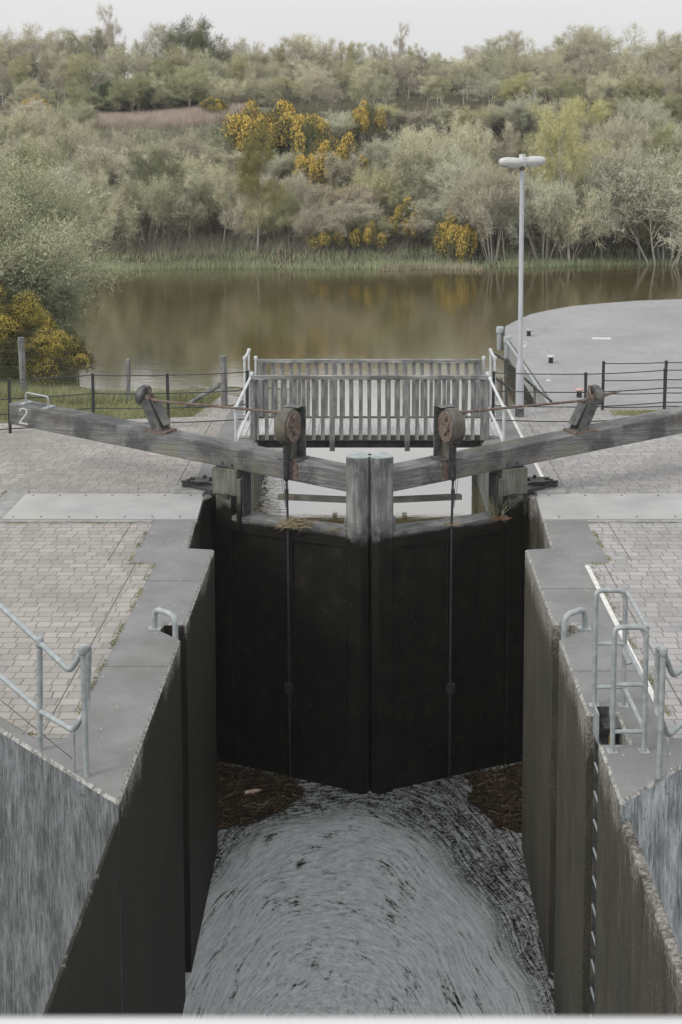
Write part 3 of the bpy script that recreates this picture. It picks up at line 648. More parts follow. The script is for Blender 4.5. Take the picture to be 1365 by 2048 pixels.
    mb = MB(); mb.tube([P(1.40, .07, .44), P(1.40, .06, .2), P(1.39, .055, -.25), P(1.38, .05, -4.6)], .02, 8)
    mb.lathe([(.03, .12), (.03, .3)], P(1.40, .066, 0), 8)
    mb.build('paddle_rod', M['iron'], root, smooth=True)
    mb = MB(); box(mb, 1.33, 1.35, .001, .04, -5, -.42); box(mb, 1.415, 1.435, .001, .04, -5, -.42); mb.build('rod_guide', M['panel'], root)
    mb = MB(); box(mb, 1.32, 1.45, .041, .1, -3.02, -2.86); mb.lathe([(.045, -2.99), (.045, -2.9)], P(1.385, .08, 0), 10); mb.build('rod_bracket', M['iron'], root, bevel=.006)
    mb = MB()
    for d in (.06, .1): mb.tube([P(1.40+d, .06, .47), P(1.39+d*.6, .07, .17), P(1.39+d*.3, .07, .0)], .004, 5)
    mb.build('chain', M['iron'], root)
    # rusty straps and stains on beam under the gear
    mb = MB(); box(mb, 1.24, 1.34, .001, .012, zb(1.3)+.02, zt-.01); mb.build('strap', M['rust'], root)
    # shaft and far stand
    mb = MB(); mb.tube([P(1.545, -.03, 1.49), P(2.7, -.06, 1.485), P(3.95, -.1, 1.47)], .021, 8); mb.lathe([(.035, 1.546), (.035, 1.66)], P(0, -.03, 1.49), 10, axis='x')
    mb.build('drive_shaft', M['rust'], root, smooth=True)
    sb = 3.93; zt2 = top(sb)
    mb = MB(); box(mb, sb-.24, sb+.22, -.36, .0, zt2-.012, zt2+.02); mb.build('base_plate', M['rust'], root, bevel=.004)
    st_ = MB()
    st_.hexa([P(sb-.16, -.3, zt2+.02), P(sb+.02, -.3, zt2+.02), P(sb+.02, -.27, zt2+.02), P(sb-.16, -.27, zt2+.02)], [P(sb+.06, -.26, 1.46), P(sb+.3, -.26, 1.52), P(sb+.3, -.23, 1.52), P(sb+.06, -.23, 1.46)])
    st_.hexa([P(sb-.16, -.05, zt2+.02), P(sb+.02, -.05, zt2+.02), P(sb+.02, -.02, zt2+.02), P(sb-.16, -.02, zt2+.02)], [P(sb+.06, -.05, 1.46), P(sb+.3, -.05, 1.52), P(sb+.3, -.02, 1.52), P(sb+.06, -.02, 1.46)])
    st_.hexa([P(sb-.2, -.27, zt2+.12), P(sb-.18, -.27, zt2+.12), P(sb-.18, -.05, zt2+.12), P(sb-.2, -.05, zt2+.12)], [P(sb+.03, -.27, 1.46), P(sb+.06, -.27, 1.46), P(sb+.06, -.05, 1.46), P(sb+.03, -.05, 1.46)])
    st_.build('stand', M['greygear'], root, bevel=.004)
    hx = MB(); hx.lathe([(0, .0), (.15, .0), (.175, .02), (.18, .09), (.165, .12), (.12, .14), (.12, .16), (0, .16)], (0, 0, 0), 22, axis='x')
    h = hx.build('gear_head', M['greygear'], root, smooth=True); h.location = P(sb+.2, -.15, 1.52); h.rotation_euler = (0, R(-12), 0)
    hx = MB(); hx.lathe([(.03, -.2), (.035, -.1), (.07, -.08), (.08, .0)], (0, 0, 0), 12, axis='x')
    hx.tube([(-.03, -.1, -.1), (-.05, -.02, .1), (-.0, .05, .2)], .02, 8); hx.tube([(-.12, -.09, -.06), (-.1, .0, .1), (-.03, .04, .12)], .016, 8)
    h = hx.build('gear_knuckle', M['rust'], root, smooth=True); h.location = P(sb+.19, -.13, 1.50); h.rotation_euler = (0, R(-12), 0)
    if sg > 0:
        hx = MB(); hx.tube([P(sb+.38, -.13, 1.52), P(sb+.75, -.13, 1.56)], .035, 8, r2=.01); hx.build('spindle', M['rust'], root, smooth=True)
    return root
simplecap = simple('lead_capping', (0.2, 0.24, 0.23), (0.36, 0.4, 0.39), 5, 0.6, bmp=0.1)
gl = gate(-1); gr = gate(1)

# anchors (collar straps set in the coping)
def anchor(sg, lab):
    r = empty('gate_anchor', (sg*2.9, 20.9, 0), lab, 'gate anchor', 'iron anchors holding the gate heels')
    X = lambda x: x - sg*2.9
    def b(mb, x0, x1, y0, y1, z0, z1):
        a, c = sorted((sg*x0, sg*x1)); mb.box(X(a), X(c), y0-20.9, y1-20.9, z0, z1)
    mb = MB(); mb.prism([(X(sg*x), y-20.9) for x, y in [(2.72, 20.73), (3.2, 20.73), (3.25, 20.8), (3.2, 21.35), (2.62, 21.35), (2.62, 20.86)]], -.0, .05); mb.build('pad', M['frame'], r, bevel=.015)
    mb = MB(); b(mb, 2.42, 3.1, 20.98, 21.08, .07, .13); b(mb, 2.55, 3.0, 21.2, 21.28, .1, .16); b(mb, 2.66, 2.9, 20.96, 21.3, .13, .155)
    b(mb, 2.9, 3.12, 21.0, 21.07, .135, .16); mb.lathe([(.03, .13), (.03, .19)], (X(sg*3.0), .12, 0), 8); mb.lathe([(.03, .16), (.03, .2)], (X(sg*2.75), .34, 0), 8)
    mb.build('tie_bar', M['iron'], r, bevel=.006)
    mb = MB(); Q = lambda x, y: (X(sg*x), y-20.9)
    for z0, z1, pl in ((.0, .1, [(2.2, 20.52), (2.28, 20.42), (2.62, 20.72), (2.95, 20.98), (2.9, 21.08), (2.5, 20.98)]),):
        mb.prism([Q(*p) for p in pl], z0+.015, z1)
    mb.build('collar', M['iron'], r, bevel=.008)
anchor(-1, 'black iron anchor strap at the heel of the left gate leaf')
anchor(1, 'black iron anchor strap at the heel of the right gate leaf')

# ================================================================== FOOTBRIDGE
fb = empty('footbridge', (0, 25.5, 0), 'grey timber footbridge with picket parapets crossing behind the gates', 'footbridge')
def fpart(mb, name, mat, **k):
    o = mb.build(name, mat, fb, **k); o.location = (0, -25.5, 0); return o
mb = MB(); rnd = random.Random(2); x = -2.6
while x < 2.6:
    mb.box(x, x+.192, 24.74, 26.32, .0+rnd.uniform(-.004, .004)+.005, .05+rnd.uniform(-.004, .004)); x += .2
fpart(mb, 'deck', M['deck'])
mb = MB(); mb.box(-2.32, 2.32, 24.64, 24.735, -.03, .075); mb.box(-2.3, 2.3, 26.33, 26.42, -.03, .075); fpart(mb, 'kerb_rail', M['bridge_beam'], bevel=.01)
mb = MB(); mb.box(-2.45, 2.45, 24.76, 24.9, -.19, -.004); mb.box(-2.45, 2.45, 26.1, 26.3, -.19, -.004); fpart(mb, 'girder', M['iron'])
for y0, off in ((24.62, 0.0), (26.44, 0.0)):
    mb = MB(); mb.box(-2.3, 2.3, y0-.055, y0+.055, 1.18, 1.255); fpart(mb, 'handrail', M['bridge_rail'], bevel=.008)
    n = 25
    pk = None
    for i in range(n):
        x = -2.17 + 4.34*i/(n-1)
        post = i in (8, 16)
        if post:
            m2 = MB(); m2.box(-.05, .05, -.05, .05, -.21, 1.178); p = m2.build('post', M['picket'], fb, bevel=.006); p.location = (x, y0-.02-25.5, 0)
        else:
            if pk is None:
                m2 = MB(); m2.box(-.036, .036, -.02, .02, -.0, 1.178); p = pk = m2.build('picket', M['picket'], fb, bevel=.004)
            else:
                p = pk.copy(); C.objects.link(p); p.parent = fb
            p.location = (x+rnd.uniform(-.008, .008), y0+(.0 if y0 > 25 else -.0)-25.5-.001, rnd.uniform(-.008, 0)); p.rotation_euler = (0, R(rnd.uniform(-.5, .5)), 0)
    for sx in (-1, 1):
        m2 = MB(); m2.box(-.05, .05, -.05, .05, -.15, 1.178); p = m2.build('post', M['picket'], fb, bevel=.006); p.location = (sx*2.25, y0-25.5, 0)

# galvanised rails by the bridge
def knuckle(mb, p, r=.042, ln=.05):
    p = Vector(p); mb.lathe([(r*.7, -ln), (r, -ln*.7), (r, ln*.7), (r*.7, ln)], p, 12)
def rails(name, lab, base, tops, posts, mat=None, group=None, rr=.026, mids=None, kn=True, flange=True):
    r = empty(name, base, lab, 'handrail', group); off = Vector(base)
    mat = mat or M['galv']
    for pl in tops:
        mb = MB(); mb.tube(arc([Vector(p)-off for p in pl], .07), rr, 10); mb.build('rail', mat, r, smooth=True)
    for (a, b) in posts:
        mb = MB(); a = Vector(a)-off; b = Vector(b)-off; mb.tube([a, b], rr, 10)
        if flange: mb.lathe([(rr*2.1, a.z-.0), (rr*2.1, a.z+.012)], (a.x, a.y, 0), 12)
        if kn: knuckle(mb, b, rr*1.5, rr*1.8)
        mb.build('post', mat, r, smooth=True)
    return r
for sg, nm in ((-1, 'left'), (1, 'right')):
    x = sg*2.29
    rails('handrail', 'galvanised two-rail handrail on the coping between footbridge and gate, %s bank' % nm, (x, 24.9, 0),
          [[(x, 25.05, 1.22), (x, 21.75, 1.2)], [(x, 25.05, .62), (x, 21.75, .6)]],
          [((x, 24.95, 0), (x, 24.95, 1.22)), ((x, 21.85, 0), (x, 21.85, 1.2))], mat=M['pale_galv'], group='galvanised handrails at the footbridge')
    x = sg*2.62
    tops = [[(x, 26.85, 1.2), (x, 28.05, 1.2)], [(x, 26.85, .62), (x, 28.05, .62)]]
    posts = [((x, 26.9, 0), (x, 26.9, 1.2)), ((x, 27.85, -.3), (x, 27.85, 1.2)), ((sg*2.36, 26.6, 0), (sg*2.36, 26.6, 1.25))]
    rails('handrail', 'short galvanised handrail at the far %s corner of the footbridge' % nm, (x, 27, 0), tops, posts, mat=M['pale_galv'], group='galvanised handrails at the footbridge')
rails('handrail', 'dark sloping handrail dropping to the water beside the lamp column', (3.1, 27.9, 0),
      [[(2.66, 27.6, 1.2), (2.95, 27.85, .98), (3.62, 27.95, .35), (3.98, 28.0, .05)], [(2.66, 27.6, .68), (2.95, 27.85, .45), (3.4, 27.9, .05)]],
      [((2.97, 27.86, 0), (2.97, 27.86, 1.0)), ((3.6, 27.96, -.3), (3.6, 27.96, .36))], mat=M['greygear'])

# near guard rails on the wing walls
def near_rail(sg):
    if sg < 0:
        E = [((83, 1506), 11.85), ((148, 1549), 11.42), ((172, 1565), 11.27)]
        p1b = at_z(81, 1500); stb = at_z(149, 1545); p2b = at_z(171, 1560)
        p1t = at_y(80, 1285, p1b.y); p1m = at_y(81, 1422, p1b.y)
        cT = at_y(141, 1343, stb.y); cM = at_y(148, 1462, stb.y)
        p2t = at_y(166, 1300, p2b.y+.12); p2m = at_y(164, 1433, p2b.y+.12)
        lT = at_y(179, 1290, p2b.y+.3); lM = at_y(175, 1410, p2b.y+.3)
        far = at_y(-120, 1100, p1b.y+2.2); farm = at_y(-120, 1245, p1b.y+2.2)
        base = (p1b.x, p1b.y, 0)
        r = rails('guard_rail', 'galvanised guard rail on the left wing wall at the lower left', base,
                  [[far, p1t, cT, p2t, lT, lM, p2m, cM, p1m, farm]],
                  [((p1b.x, p1b.y, 0), p1t), ((p2b.x, p2b.y+.06, 0), p2t)], rr=.027, group='guard rails on the wing walls', flange=False)
    else:
        p2b = at_z(1321, 1562); stb = at_z(1336, 1553)
        cT = at_y(1346, 1352, stb.y+.12); cM = at_y(1336, 1472, stb.y+.1)
        p2t = at_y(1327, 1303, p2b.y+.1); p2m = at_y(1322, 1436, p2b.y+.1)
        lT = at_y(1316, 1294, p2b.y+.28); lM = at_y(1313, 1425, p2b.y+.28)
        far = at_y(1500, 1245, stb.y+1.7); farm = at_y(1500, 1330, stb.y+1.7)
        base = (p2b.x, p2b.y, 0)
        r = rails('guard_rail', 'galvanised guard rail on the right wing wall at the lower right edge', base,
                  [[far, cT, p2t, lT, lM, p2m, cM, farm]], [((p2b.x, p2b.y+.05, 0), p2t)], rr=.027, group='guard rails on the wing walls', flange=False)
    off = Vector(base)
    mb = MB(); mb.tube([Vector((stb.x, stb.y, 0))-off, cM-off], .013, 8); mb.build('strut', M['galv'], r, smooth=True)
    mb = MB()
    if sg < 0:
        mb.tube([cM-off+Vector((0, 0, -.28)), at_y(0, 1408, p1b.y+.9)-off+Vector((-.3, .3, .1))], .004, 5)
        mb.build('wire', M['iron'], r)
near_rail(-1); near_rail(1)

# ladder guard with hoops
g0 = Vector((2.44, 12.33, 0))
lg = empty('ladder_guard', g0, 'square galvanised guard frame standing on the right coping above the ladder', 'ladder guard')
def gpart(mb, nm, mat=M['galv'], **k): return mb.build(nm, mat, lg, smooth=True, **k)
for y in (11.83, 12.83):
    mb = MB(); mb.tube([Vector(p)-g0 for p in arc([(2.3, y, 0), (2.3, y, 1.22), (2.6, y, 1.22), (2.6, y, 0)], .07)], .025, 10); gpart(mb, 'hoop')
    for z in (.66, .2):
        mb = MB(); mb.tube([Vector((2.31, y, z))-g0, Vector((2.59, y, z))-g0], .021, 8); gpart(mb, 'crossbar')
    for x in (2.3, 2.6):
        mb = MB(); mb.box(x-.05-g0.x, x+.05-g0.x, y-.05-g0.y, y+.05-g0.y, .0, .012); mb.build('foot_plate', M['galv'], lg)
for z in (1.2, .64, .18):
    mb = MB(); mb.tube([Vector((2.615, 11.85, z))-g0, Vector((2.615, 12.82, z))-g0], .023, 8); gpart(mb, 'side_rail')
mb = MB(); mb.tube([Vector((2.585, 12.81, .62))-g0, Vector((2.63, 12.7, .5))-g0], .03, 8); gpart(mb, 'latch')
# ladder
ld = empty('wall_ladder', (2.3, 12.33, -4.5), 'steel ladder set in a slot of the right lock wall', 'ladder'); o3 = Vector((2.3, 12.33, -4.5))
rg = None
for i in range(17):
    z = -.17 - .3*i
    if rg is None:
        mb = MB(); mb.tube([(0, -.26, 0), (0, .2, 0)], .013, 8); rg = mb.build('rung', M['galv'], ld, smooth=True); q = rg
    else: q = rg.copy(); C.objects.link(q); q.parent = ld
    q.location = Vector((2.27, 12.35, z)) - o3
mb = MB(); mb.box(-.04, .1, .215, .23, -.8, 4.62); mb.box(-.04, .1, -.29, -.275, -.8, 4.4); mb.build('stile', M['greygear'], ld)
mb = MB(); mb.box(-.055, -.04, -.02, .23, 4.35, 4.65); mb.build('top_plate', M['galv'], ld)
cb = empty('junction_box', (2.42, 12.5, -.2), 'small open grey box with a yellow cable at the head of the ladder', 'box')
mb = MB(); mb.box(-.1, .08, .12, .135, -.15, .16); mb.box(-.1, .08, -.12, .135, .16, .175); mb.box(.07, .085, -.1, .12, -.15, .16); mb.build('casing', M['greygear'], cb)
mb = MB(); mb.tube([(.0, .05, -.12), (-.02, .03, .0), (.02, .06, .1)], .012, 6); mb.build('cable', M['yellow'], cb, smooth=True)

# mooring loops across the stop-plank grooves
for sg, lab in ((-1, 'bent grey steel loop over the groove in the left coping'), (1, 'bent grey steel loop over the groove in the right coping')):
    a = Vector((sg*2.55, 14.93, 0)); b = Vector((sg*2.27, 14.7, -.5))
    mb = MB(); mb.tube(arc([a-a, Vector((0, 0, .25)), Vector((b.x, b.y, .25))-a, b-a], .12, 8), .034, 12)
    mb.box(-.075, .075, -.06, .06, .0, .014)
    o = mb.build('mooring_loop', M['galv'], smooth=True); o.location = a; tag(o, lab, 'mooring loop', 'steel loops over the stop-plank grooves')

# ================================================================== FENCES
def estate(lab, pts, ext=None, h=1.07, zr=(1.05, .68, .38, .08), lean=0):
    pts = [Vector(p) for p in pts]; r = empty('estate_fence', pts[0], lab, 'fence', 'black estate fences'); off = pts[0]; rnd = random.Random(len(pts))
    for z in zr:
        mb = MB(); path = []
        for i in range(len(pts)-1):
            a, b = pts[i], pts[i+1]
            for k in range(4):
                t = k/4; path.append(a*(1-t)+b*t - off + Vector((0, .02, z - .012*math.sin(math.pi*t))))
        path.append(pts[-1]-off+Vector((0, .02, z)))
        mb.tube(path, .012 if z < 1 else .011, 6); mb.build('rail', M['black'], r, smooth=True)
    for p in pts:
        mb = MB(); mb.box(-.03, .03, -.01, .01, -.3, h); mb.box(-.03, .03, -.03, .03, h, h+.02)
        q = mb.build('post', M['black'], r); q.location = p - off; q.rotation_euler = (R(rnd.uniform(-1, 1)), R(rnd.uniform(-1, 1)), 0)
    return r
estate('black iron fence behind the left balance beam, running off the left edge', [(-14.6, 22.2, 0), (-12.2, 23.2, 0), (-9.6, 24.2, 0), (-7.09, 25.2, 0), (-5.56, 25.75, 0), (-4.05, 25.75, 0), (-2.5, 26.1, 0)])
estate('black iron fence from the footbridge to the right, passing in front of the lamp column', [(2.5, 26.0, 0), (4.36, 25.85, 0), (6.05, 26.3, 0), (7.9, 26.6, 0), (10, 26.9, 0), (12.4, 27.0, 0)])
estate('black iron fence standing furthest back on the right, at the start of the quay', [(4.98, 27.4, 0), (6.33, 27.5, 0), (7.7, 27.62, 0), (9.8, 27.9, 0), (12.4, 28.2, 0)], h=1.03, zr=(1.0, .63, .34, .05))

wf = empty('wire_fence', (-3.12, 27.6, 0), 'sagging wire mesh fence on grey timber stakes in front of the yellow gorse', 'wire fence')
o4 = Vector((-3.12, 27.6, 0)); sp_ = [Vector((-11.2, 30.2, 0)), Vector((-7.83, 29.0, 0)), Vector((-5.34, 28.3, 0)), Vector((-3.13, 27.6, 0))]
for i, p in enumerate(sp_):
    mb = MB(); h = (1.3, 1.32, .95, 1.14)[i]; rr = (.07, .075, .05, .075)[i]
    mb.prism([(rr*math.cos(t*math.pi/4+.2), rr*math.sin(t*math.pi/4+.2)) for t in range(8)], -.4, h); q = mb.build('stake', M['stake'], wf, bevel=.01); q.location = p - o4; q.rotation_euler = (0, R((-1, -1.4, 1.5, -.8)[i]), 0)
mb = MB(); mb.tube([Vector((-4.0, 27.75, -.0))-o4, Vector((-3.16, 27.6, .55))-o4], .05, 8); mb.build('brace', M['stake'], wf)
mb = MB(); rnd = random.Random(5)
for i in range(3):
    a, b = sp_[i], sp_[i+1]
    ha, hb = (1.22, 1.22, .9, 1.05)[i], (1.22, 1.22, .9, 1.05)[i+1]
    for k in range(7):
        f = k/6
        path = [a*(1-t)+b*t-o4+Vector((0, -.08, (ha*(1-t)+hb*t)*(1-f*.92) - .06*math.sin(math.pi*t) + rnd.uniform(-.008, .008))) for t in [j/8 for j in range(9)]]
        mb.tube(path, .0026, 4, cap=False)
    L_ = (b-a).length; nn = int(L_/.16)
    for j in range(1, nn):
        t = j/nn; p = a*(1-t)+b*t-o4; s = -.06*math.sin(math.pi*t); hh = ha*(1-t)+hb*t
        mb.tube([p+Vector((rnd.uniform(-.01, .01), -.08, hh+s)), p+Vector((rnd.uniform(-.02, .02), -.08, hh*.08+s*.5))], .0014, 3, cap=False)
mb.build('wire_mesh', M['gear'], wf, recalc=False)

# ================================================================== LAMP
lp = empty('lamp_post', (3.13, 26.75, 0), 'tall grey lamp column with two pale oval heads beside the footbridge', 'lamp post')
mb = MB(); mb.lathe([(.085, -.2), (.085, 1.02), (.075, 1.1), (.058, 1.18), (.05, 1.24), (.047, 5.12)], (0, 0, 0), 20); mb.build('column', M['lamp_pole'], lp, smooth=True)
mb = MB(); mb.lathe([(.093, -.1), (.093, .17), (.088, .18)], (0, 0, 0), 20); mb.build('base_sleeve', M['greygear'], lp, smooth=True)
mb = MB(); mb.lathe([(.042, 5.121), (.05, 5.125), (.05, 5.2), (.04, 5.2)], (0, 0, 0), 16); mb.build('collar', M['rust'], lp, smooth=True)
for sx, nm in ((-1, 'a'), (1, 'b')):
    mb = MB(); n1, n2 = 14, 18; d = Vector((.24*sx, .04*(-1 if sx < 0 else 1), 0)); ay = R(14) * (1 if sx < 0 else -1)
    vs = []; fs = []
    for i in range(n1+1):
        u = math.pi*i/n1
        for k in range(n2):
            t = 2*math.pi*k/n2; x = math.cos(u)*.27; ry = .15*math.sin(u)**.75; rzz = .11*math.sin(u)**.7
            z = math.sin(t)*rzz; z = z*.9 if z > 0 else z*1.15
            vs.append((x, math.cos(t)*ry, z))
    for i in range(n1):
        for k in range(n2): fs.append((i*n2+k, i*n2+(k+1)%n2, (i+1)*n2+(k+1)%n2, (i+1)*n2+k))
    mb.add(vs, fs); q = mb.build('lamp_head', M['grp'], lp, smooth=True)
    q.location = (.235*sx, -.1 if sx < 0 else .13, 5.30 + (-.0 if sx < 0 else .02)); q.rotation_euler = (0, R(3)*sx*-1, R(18 if sx < 0 else 16))
    l_ = MB(); l_.lathe([(.0, -.05), (.085, -.05), (.1, 0), (.09, .02)], (0, 0, 0), 18); ll = l_.build('lens', M['lens'], q, smooth=True); ll.location = (-.09*(1 if sx < 0 else -1), 0, -.075); ll.scale = (1.35, .9, .6)
mb = MB(); mb.lathe([(.04, 5.2), (.075, 5.22), (.085, 5.3), (.07, 5.4), (.06, 5.43), (.075, 5.435), (.07, 5.455), (.0, 5.46)], (0, 0, 0), 18); mb.build('hub', M['grp'], lp, smooth=True)

# ================================================================== QUAY THINGS
for (x, y), lab, mt in (((4.67, 37.8), 'black mooring bollard furthest along the quay, grey cap', M['galv']),
                        ((4.68, 33.2), 'middle black mooring bollard on the quay, pale cap', M['pale_galv']),
                        ((4.70, 28.75), 'black mooring bollard with a faded pink cap, nearest the fences', M['pink'])):
    r = empty('bollard', (x, y, 0), lab, 'bollard', 'mooring bollards on the quay')
    mb = MB(); mb.lathe([(.06, 0), (.06, .13), (.075, .15)], (0, 0, 0), 14); mb.build('stem', M['black'], r, smooth=True)
    mb = MB(); mb.lathe([(.05, .151), (.1, .155), (.1, .185), (.085, .195), (0, .2)], (0, 0, 0), 16); mb.build('cap', mt, r, smooth=True)
mb = MB(); mb.box(6.44, 6.98, 37.1, 37.42, -.02, .012); tag(mb.build('cover_plate', M['pale_galv']), 'small white rectangular cover in the quay surface', 'cover plate')
for (x, y), lab in (((4.33, 35.85), 'small pale mooring eye on the quay edge, the farther one'), ((4.28, 30.7), 'small pale mooring eye on the quay edge, the nearer one')):
    r = MB(); r.lathe([(.07, 0), (.07, .015), (.03, .03), (.03, .05)], (0, 0, 0), 12); pts = [(.05*math.cos(t*math.pi/8), 0, .09+.05*math.sin(t*math.pi/8)) for t in range(17)]; r.tube(pts, .012, 6)
    o = r.build('mooring_eye', M['pale_galv'], smooth=True); o.location = (x, y, 0); tag(o, lab, 'mooring eye', 'mooring eyes on the quay edge')
mb = MB(); mb.tube([(3.96, 28.2, -.06), (3.965, 32, -.05), (3.96, 37.0, -.05)], .04, 10)
tag(mb.build('fender_pipe', M['galv'], smooth=True), 'pale fender pipe running along the straight quay edge', 'fender')
for (x, y, h), lab in (((3.97, 39.2, .12), 'grey capped fender pile at the bend of the quay, farther from the bridge'), ((4.0, 37.3, .12), 'grey capped fender pile at the bend of the quay, nearer to the bridge')):
    r = empty('fender_pile', (x, y, -1), lab, 'fender pile', 'fender piles at the quay corner')
    mb = MB(); mb.lathe([(.09, .35), (.1, .4), (.1, .87)], (0, 0, 0), 14); mb.build('pile', M['galv'], r, smooth=True)
    mb = MB(); mb.lathe([(.105, .871), (.125, .88), (.125, 1.04), (.1, 1.07), (0, 1.08)], (0, 0, 0), 16); mb.build('cap', M['galv'], r, smooth=True)

# parapet of the bridge the picture was taken from
mb = MB(); zp = at_y(740, 2016, .66).z; mb.box(-6, 6, .3, .66, zp-.2, zp); o = mb.build('bridge_parapet', M['parapet'], bevel=.01)
tag(o, 'pale top of the bridge parapet, blurred along the bottom edge', 'parapet')

# ================================================================== VEGETATION
RNG = np.random.default_rng(11)
def unit(v): return v / np.maximum(np.linalg.norm(v, axis=1, keepdims=True), 1e-9)
def tri_mesh(name, tris, mat):
    """tris: (n,3,3) array of loose leaf- or twig-sized faces"""
    n = len(tris); me = bpy.data.meshes.new(name)
    me.vertices.add(n*3); me.vertices.foreach_set('co', tris.reshape(-1).astype(np.float32))
    me.loops.add(n*3); me.loops.foreach_set('vertex_index', np.arange(n*3, dtype=np.int32))
    me.polygons.add(n); me.polygons.foreach_set('loop_start', np.arange(0, n*3, 3, dtype=np.int32))
    me.materials.append(mat); me.update(); me.validate(); return me
def slivers(p, d, ln, wd):
    """thin tapering twigs from points p along d"""
    side = unit(np.cross(d, RNG.normal(size=d.shape))) * wd[:, None]
    return np.stack([p - side, p + side, p + d*ln[:, None]], 1)
def leaves(p, size):
    a = unit(RNG.normal(size=p.shape)); b = unit(np.cross(a, RNG.normal(size=p.shape)))
    s = size[:, None]; return np.stack([p, p + a*s + b*s*.38, p + a*s*.95 - b*s*.38], 1)
class Tree:
    def __init__(s, seed): s.r = random.Random(seed); s.wood = MB(); s.tips = []
    def limb(s, p, d, ln, r, lv, cfg):
        rn = s.r; seg = 4 if lv == 0 else 3; pts = [p]; dirs = []
        for i in range(seg):
            wob = cfg['wob'] * (0.5 if lv == 0 else 1)
            d = (d + Vector((rn.gauss(0, wob), rn.gauss(0, wob), rn.gauss(0, wob*.6) + cfg['up'][min(lv, len(cfg['up'])-1)]))).normalized()
            p = p + d*(ln/seg); pts.append(p); dirs.append(d)
        s.wood.tube(pts, r, 5 if lv == 0 else (4 if lv == 1 else 3), r2=r*(.35 if lv else .3), cap=False)
        if lv >= cfg['lv']-1:
            for q, dd in zip(pts[1:], dirs): s.tips.append((q, dd, lv))
        elif lv >= 1: s.tips.append((pts[-1], dirs[-1], lv))
        if lv < cfg['lv']:
            k = cfg['n'][lv]
            for i in range(k):
                t = cfg['bare'][lv] + (1-cfg['bare'][lv])*(i+rn.random())/k; f = t*seg; j = min(int(f), seg-1); q = pts[j].lerp(pts[j+1], f-j)
                az = rn.uniform(0, 2*math.pi); ang = cfg['ang'][lv]*rn.uniform(.7, 1.3)
                dd = dirs[j]; a = dd.cross(Vector((0.3, 0.2, 1)) if abs(dd.z) < .9 else Vector((1, 0, 0))).normalized(); b = dd.cross(a)
                nd = (dd*math.cos(ang) + (a*math.cos(az) + b*math.sin(az))*math.sin(ang)).normalized()
                s.limb(q, nd, ln*cfg['len'][lv]*rn.uniform(.75, 1.2)*(1.15-.45*t), r*cfg['rr']*(1.1-.5*t), lv+1, cfg)
    def finish(s, name, cfg):
        P = np.array([t[0] for t in s.tips]); D = np.array([t[1] for t in s.tips]); n = len(P)
        k = cfg['twigs']; idx = np.repeat(np.arange(n), k); m = len(idx)
        d = unit(D[idx]*.7 + RNG.normal(size=(m, 3))*.75 + np.array([0, 0, cfg.get('tup', .25)])); ln = RNG.uniform(.5, 1.2, m)*cfg['tl']
        p = P[idx] + RNG.normal(size=(m, 3))*cfg['tl']*.12
        T = [slivers(p, d, ln, RNG.uniform(.6, 1.3, m)*cfg['tw'])]
        k2 = 2; i2 = np.repeat(np.arange(m), k2); q = p[i2] + d[i2]*(ln[i2]*RNG.uniform(.2, .9, m*k2))[:, None]
        d2 = unit(d[i2]*.8 + RNG.normal(size=(m*k2, 3))*.6); l2 = ln[i2]*RNG.uniform(.3, .6, m*k2)
        T.append(slivers(q, d2, l2, np.full(m*k2, cfg['tw']*.7)))
        lk = cfg['leaves']; L_ = None
        if lk:
            i3 = np.repeat(np.arange(m*k2), lk); t = RNG.uniform(0, 1, len(i3)); lp_ = q[i3] + d2[i3]*(l2[i3]*t)[:, None] + RNG.normal(size=(len(i3), 3))*.02
            L_ = leaves(lp_, RNG.uniform(.6, 1.3, len(i3))*cfg['ls'])
        if L_ is not None and cfg.get('mixed', True): T.append(L_); L_ = None
        crown = tri_mesh(name+'_twigs', np.concatenate(T), M['twig'])
        wm = bpy.data.meshes.new(name+'_wood'); wm.from_pydata(s.wood.v, [], s.wood.f); wm.materials.append(M['bark'])
        wm.polygons.foreach_set('use_smooth', [True]*len(wm.polygons))
        lm = tri_mesh(name+'_leaves', L_, M['leaf']) if L_ is not None else None
        top = max(np.percentile(np.concatenate(T).reshape(-1, 3)[:, 2], 99.7), .1)
        return dict(wood=wm, crown=crown, leaves=lm, h=float(top))
CF = {
 'slender': dict(lv=3, n=(13, 5, 3), bare=(.32, .2, .2), ang=(.75, .6, .5), len=(.36, .5, .5), rr=.38, wob=.09, up=(.03, .1, .05, .0), twigs=5, tl=.6, tw=.010, leaves=1, ls=.06),
 'spread': dict(lv=3, n=(9, 5, 4), bare=(.25, .25, .2), ang=(.85, .7, .6), len=(.62, .55, .5), rr=.5, wob=.13, up=(.02, .07, .03, .0), twigs=4, tl=.6, tw=.011, leaves=1, ls=.06),
 'bushy': dict(lv=2, n=(6, 5), bare=(.2, .15), ang=(.55, .6), len=(.6, .5), rr=.5, wob=.13, up=(.04, .05, .0), twigs=8, tl=.6, tw=.011, leaves=1, ls=.06),
}
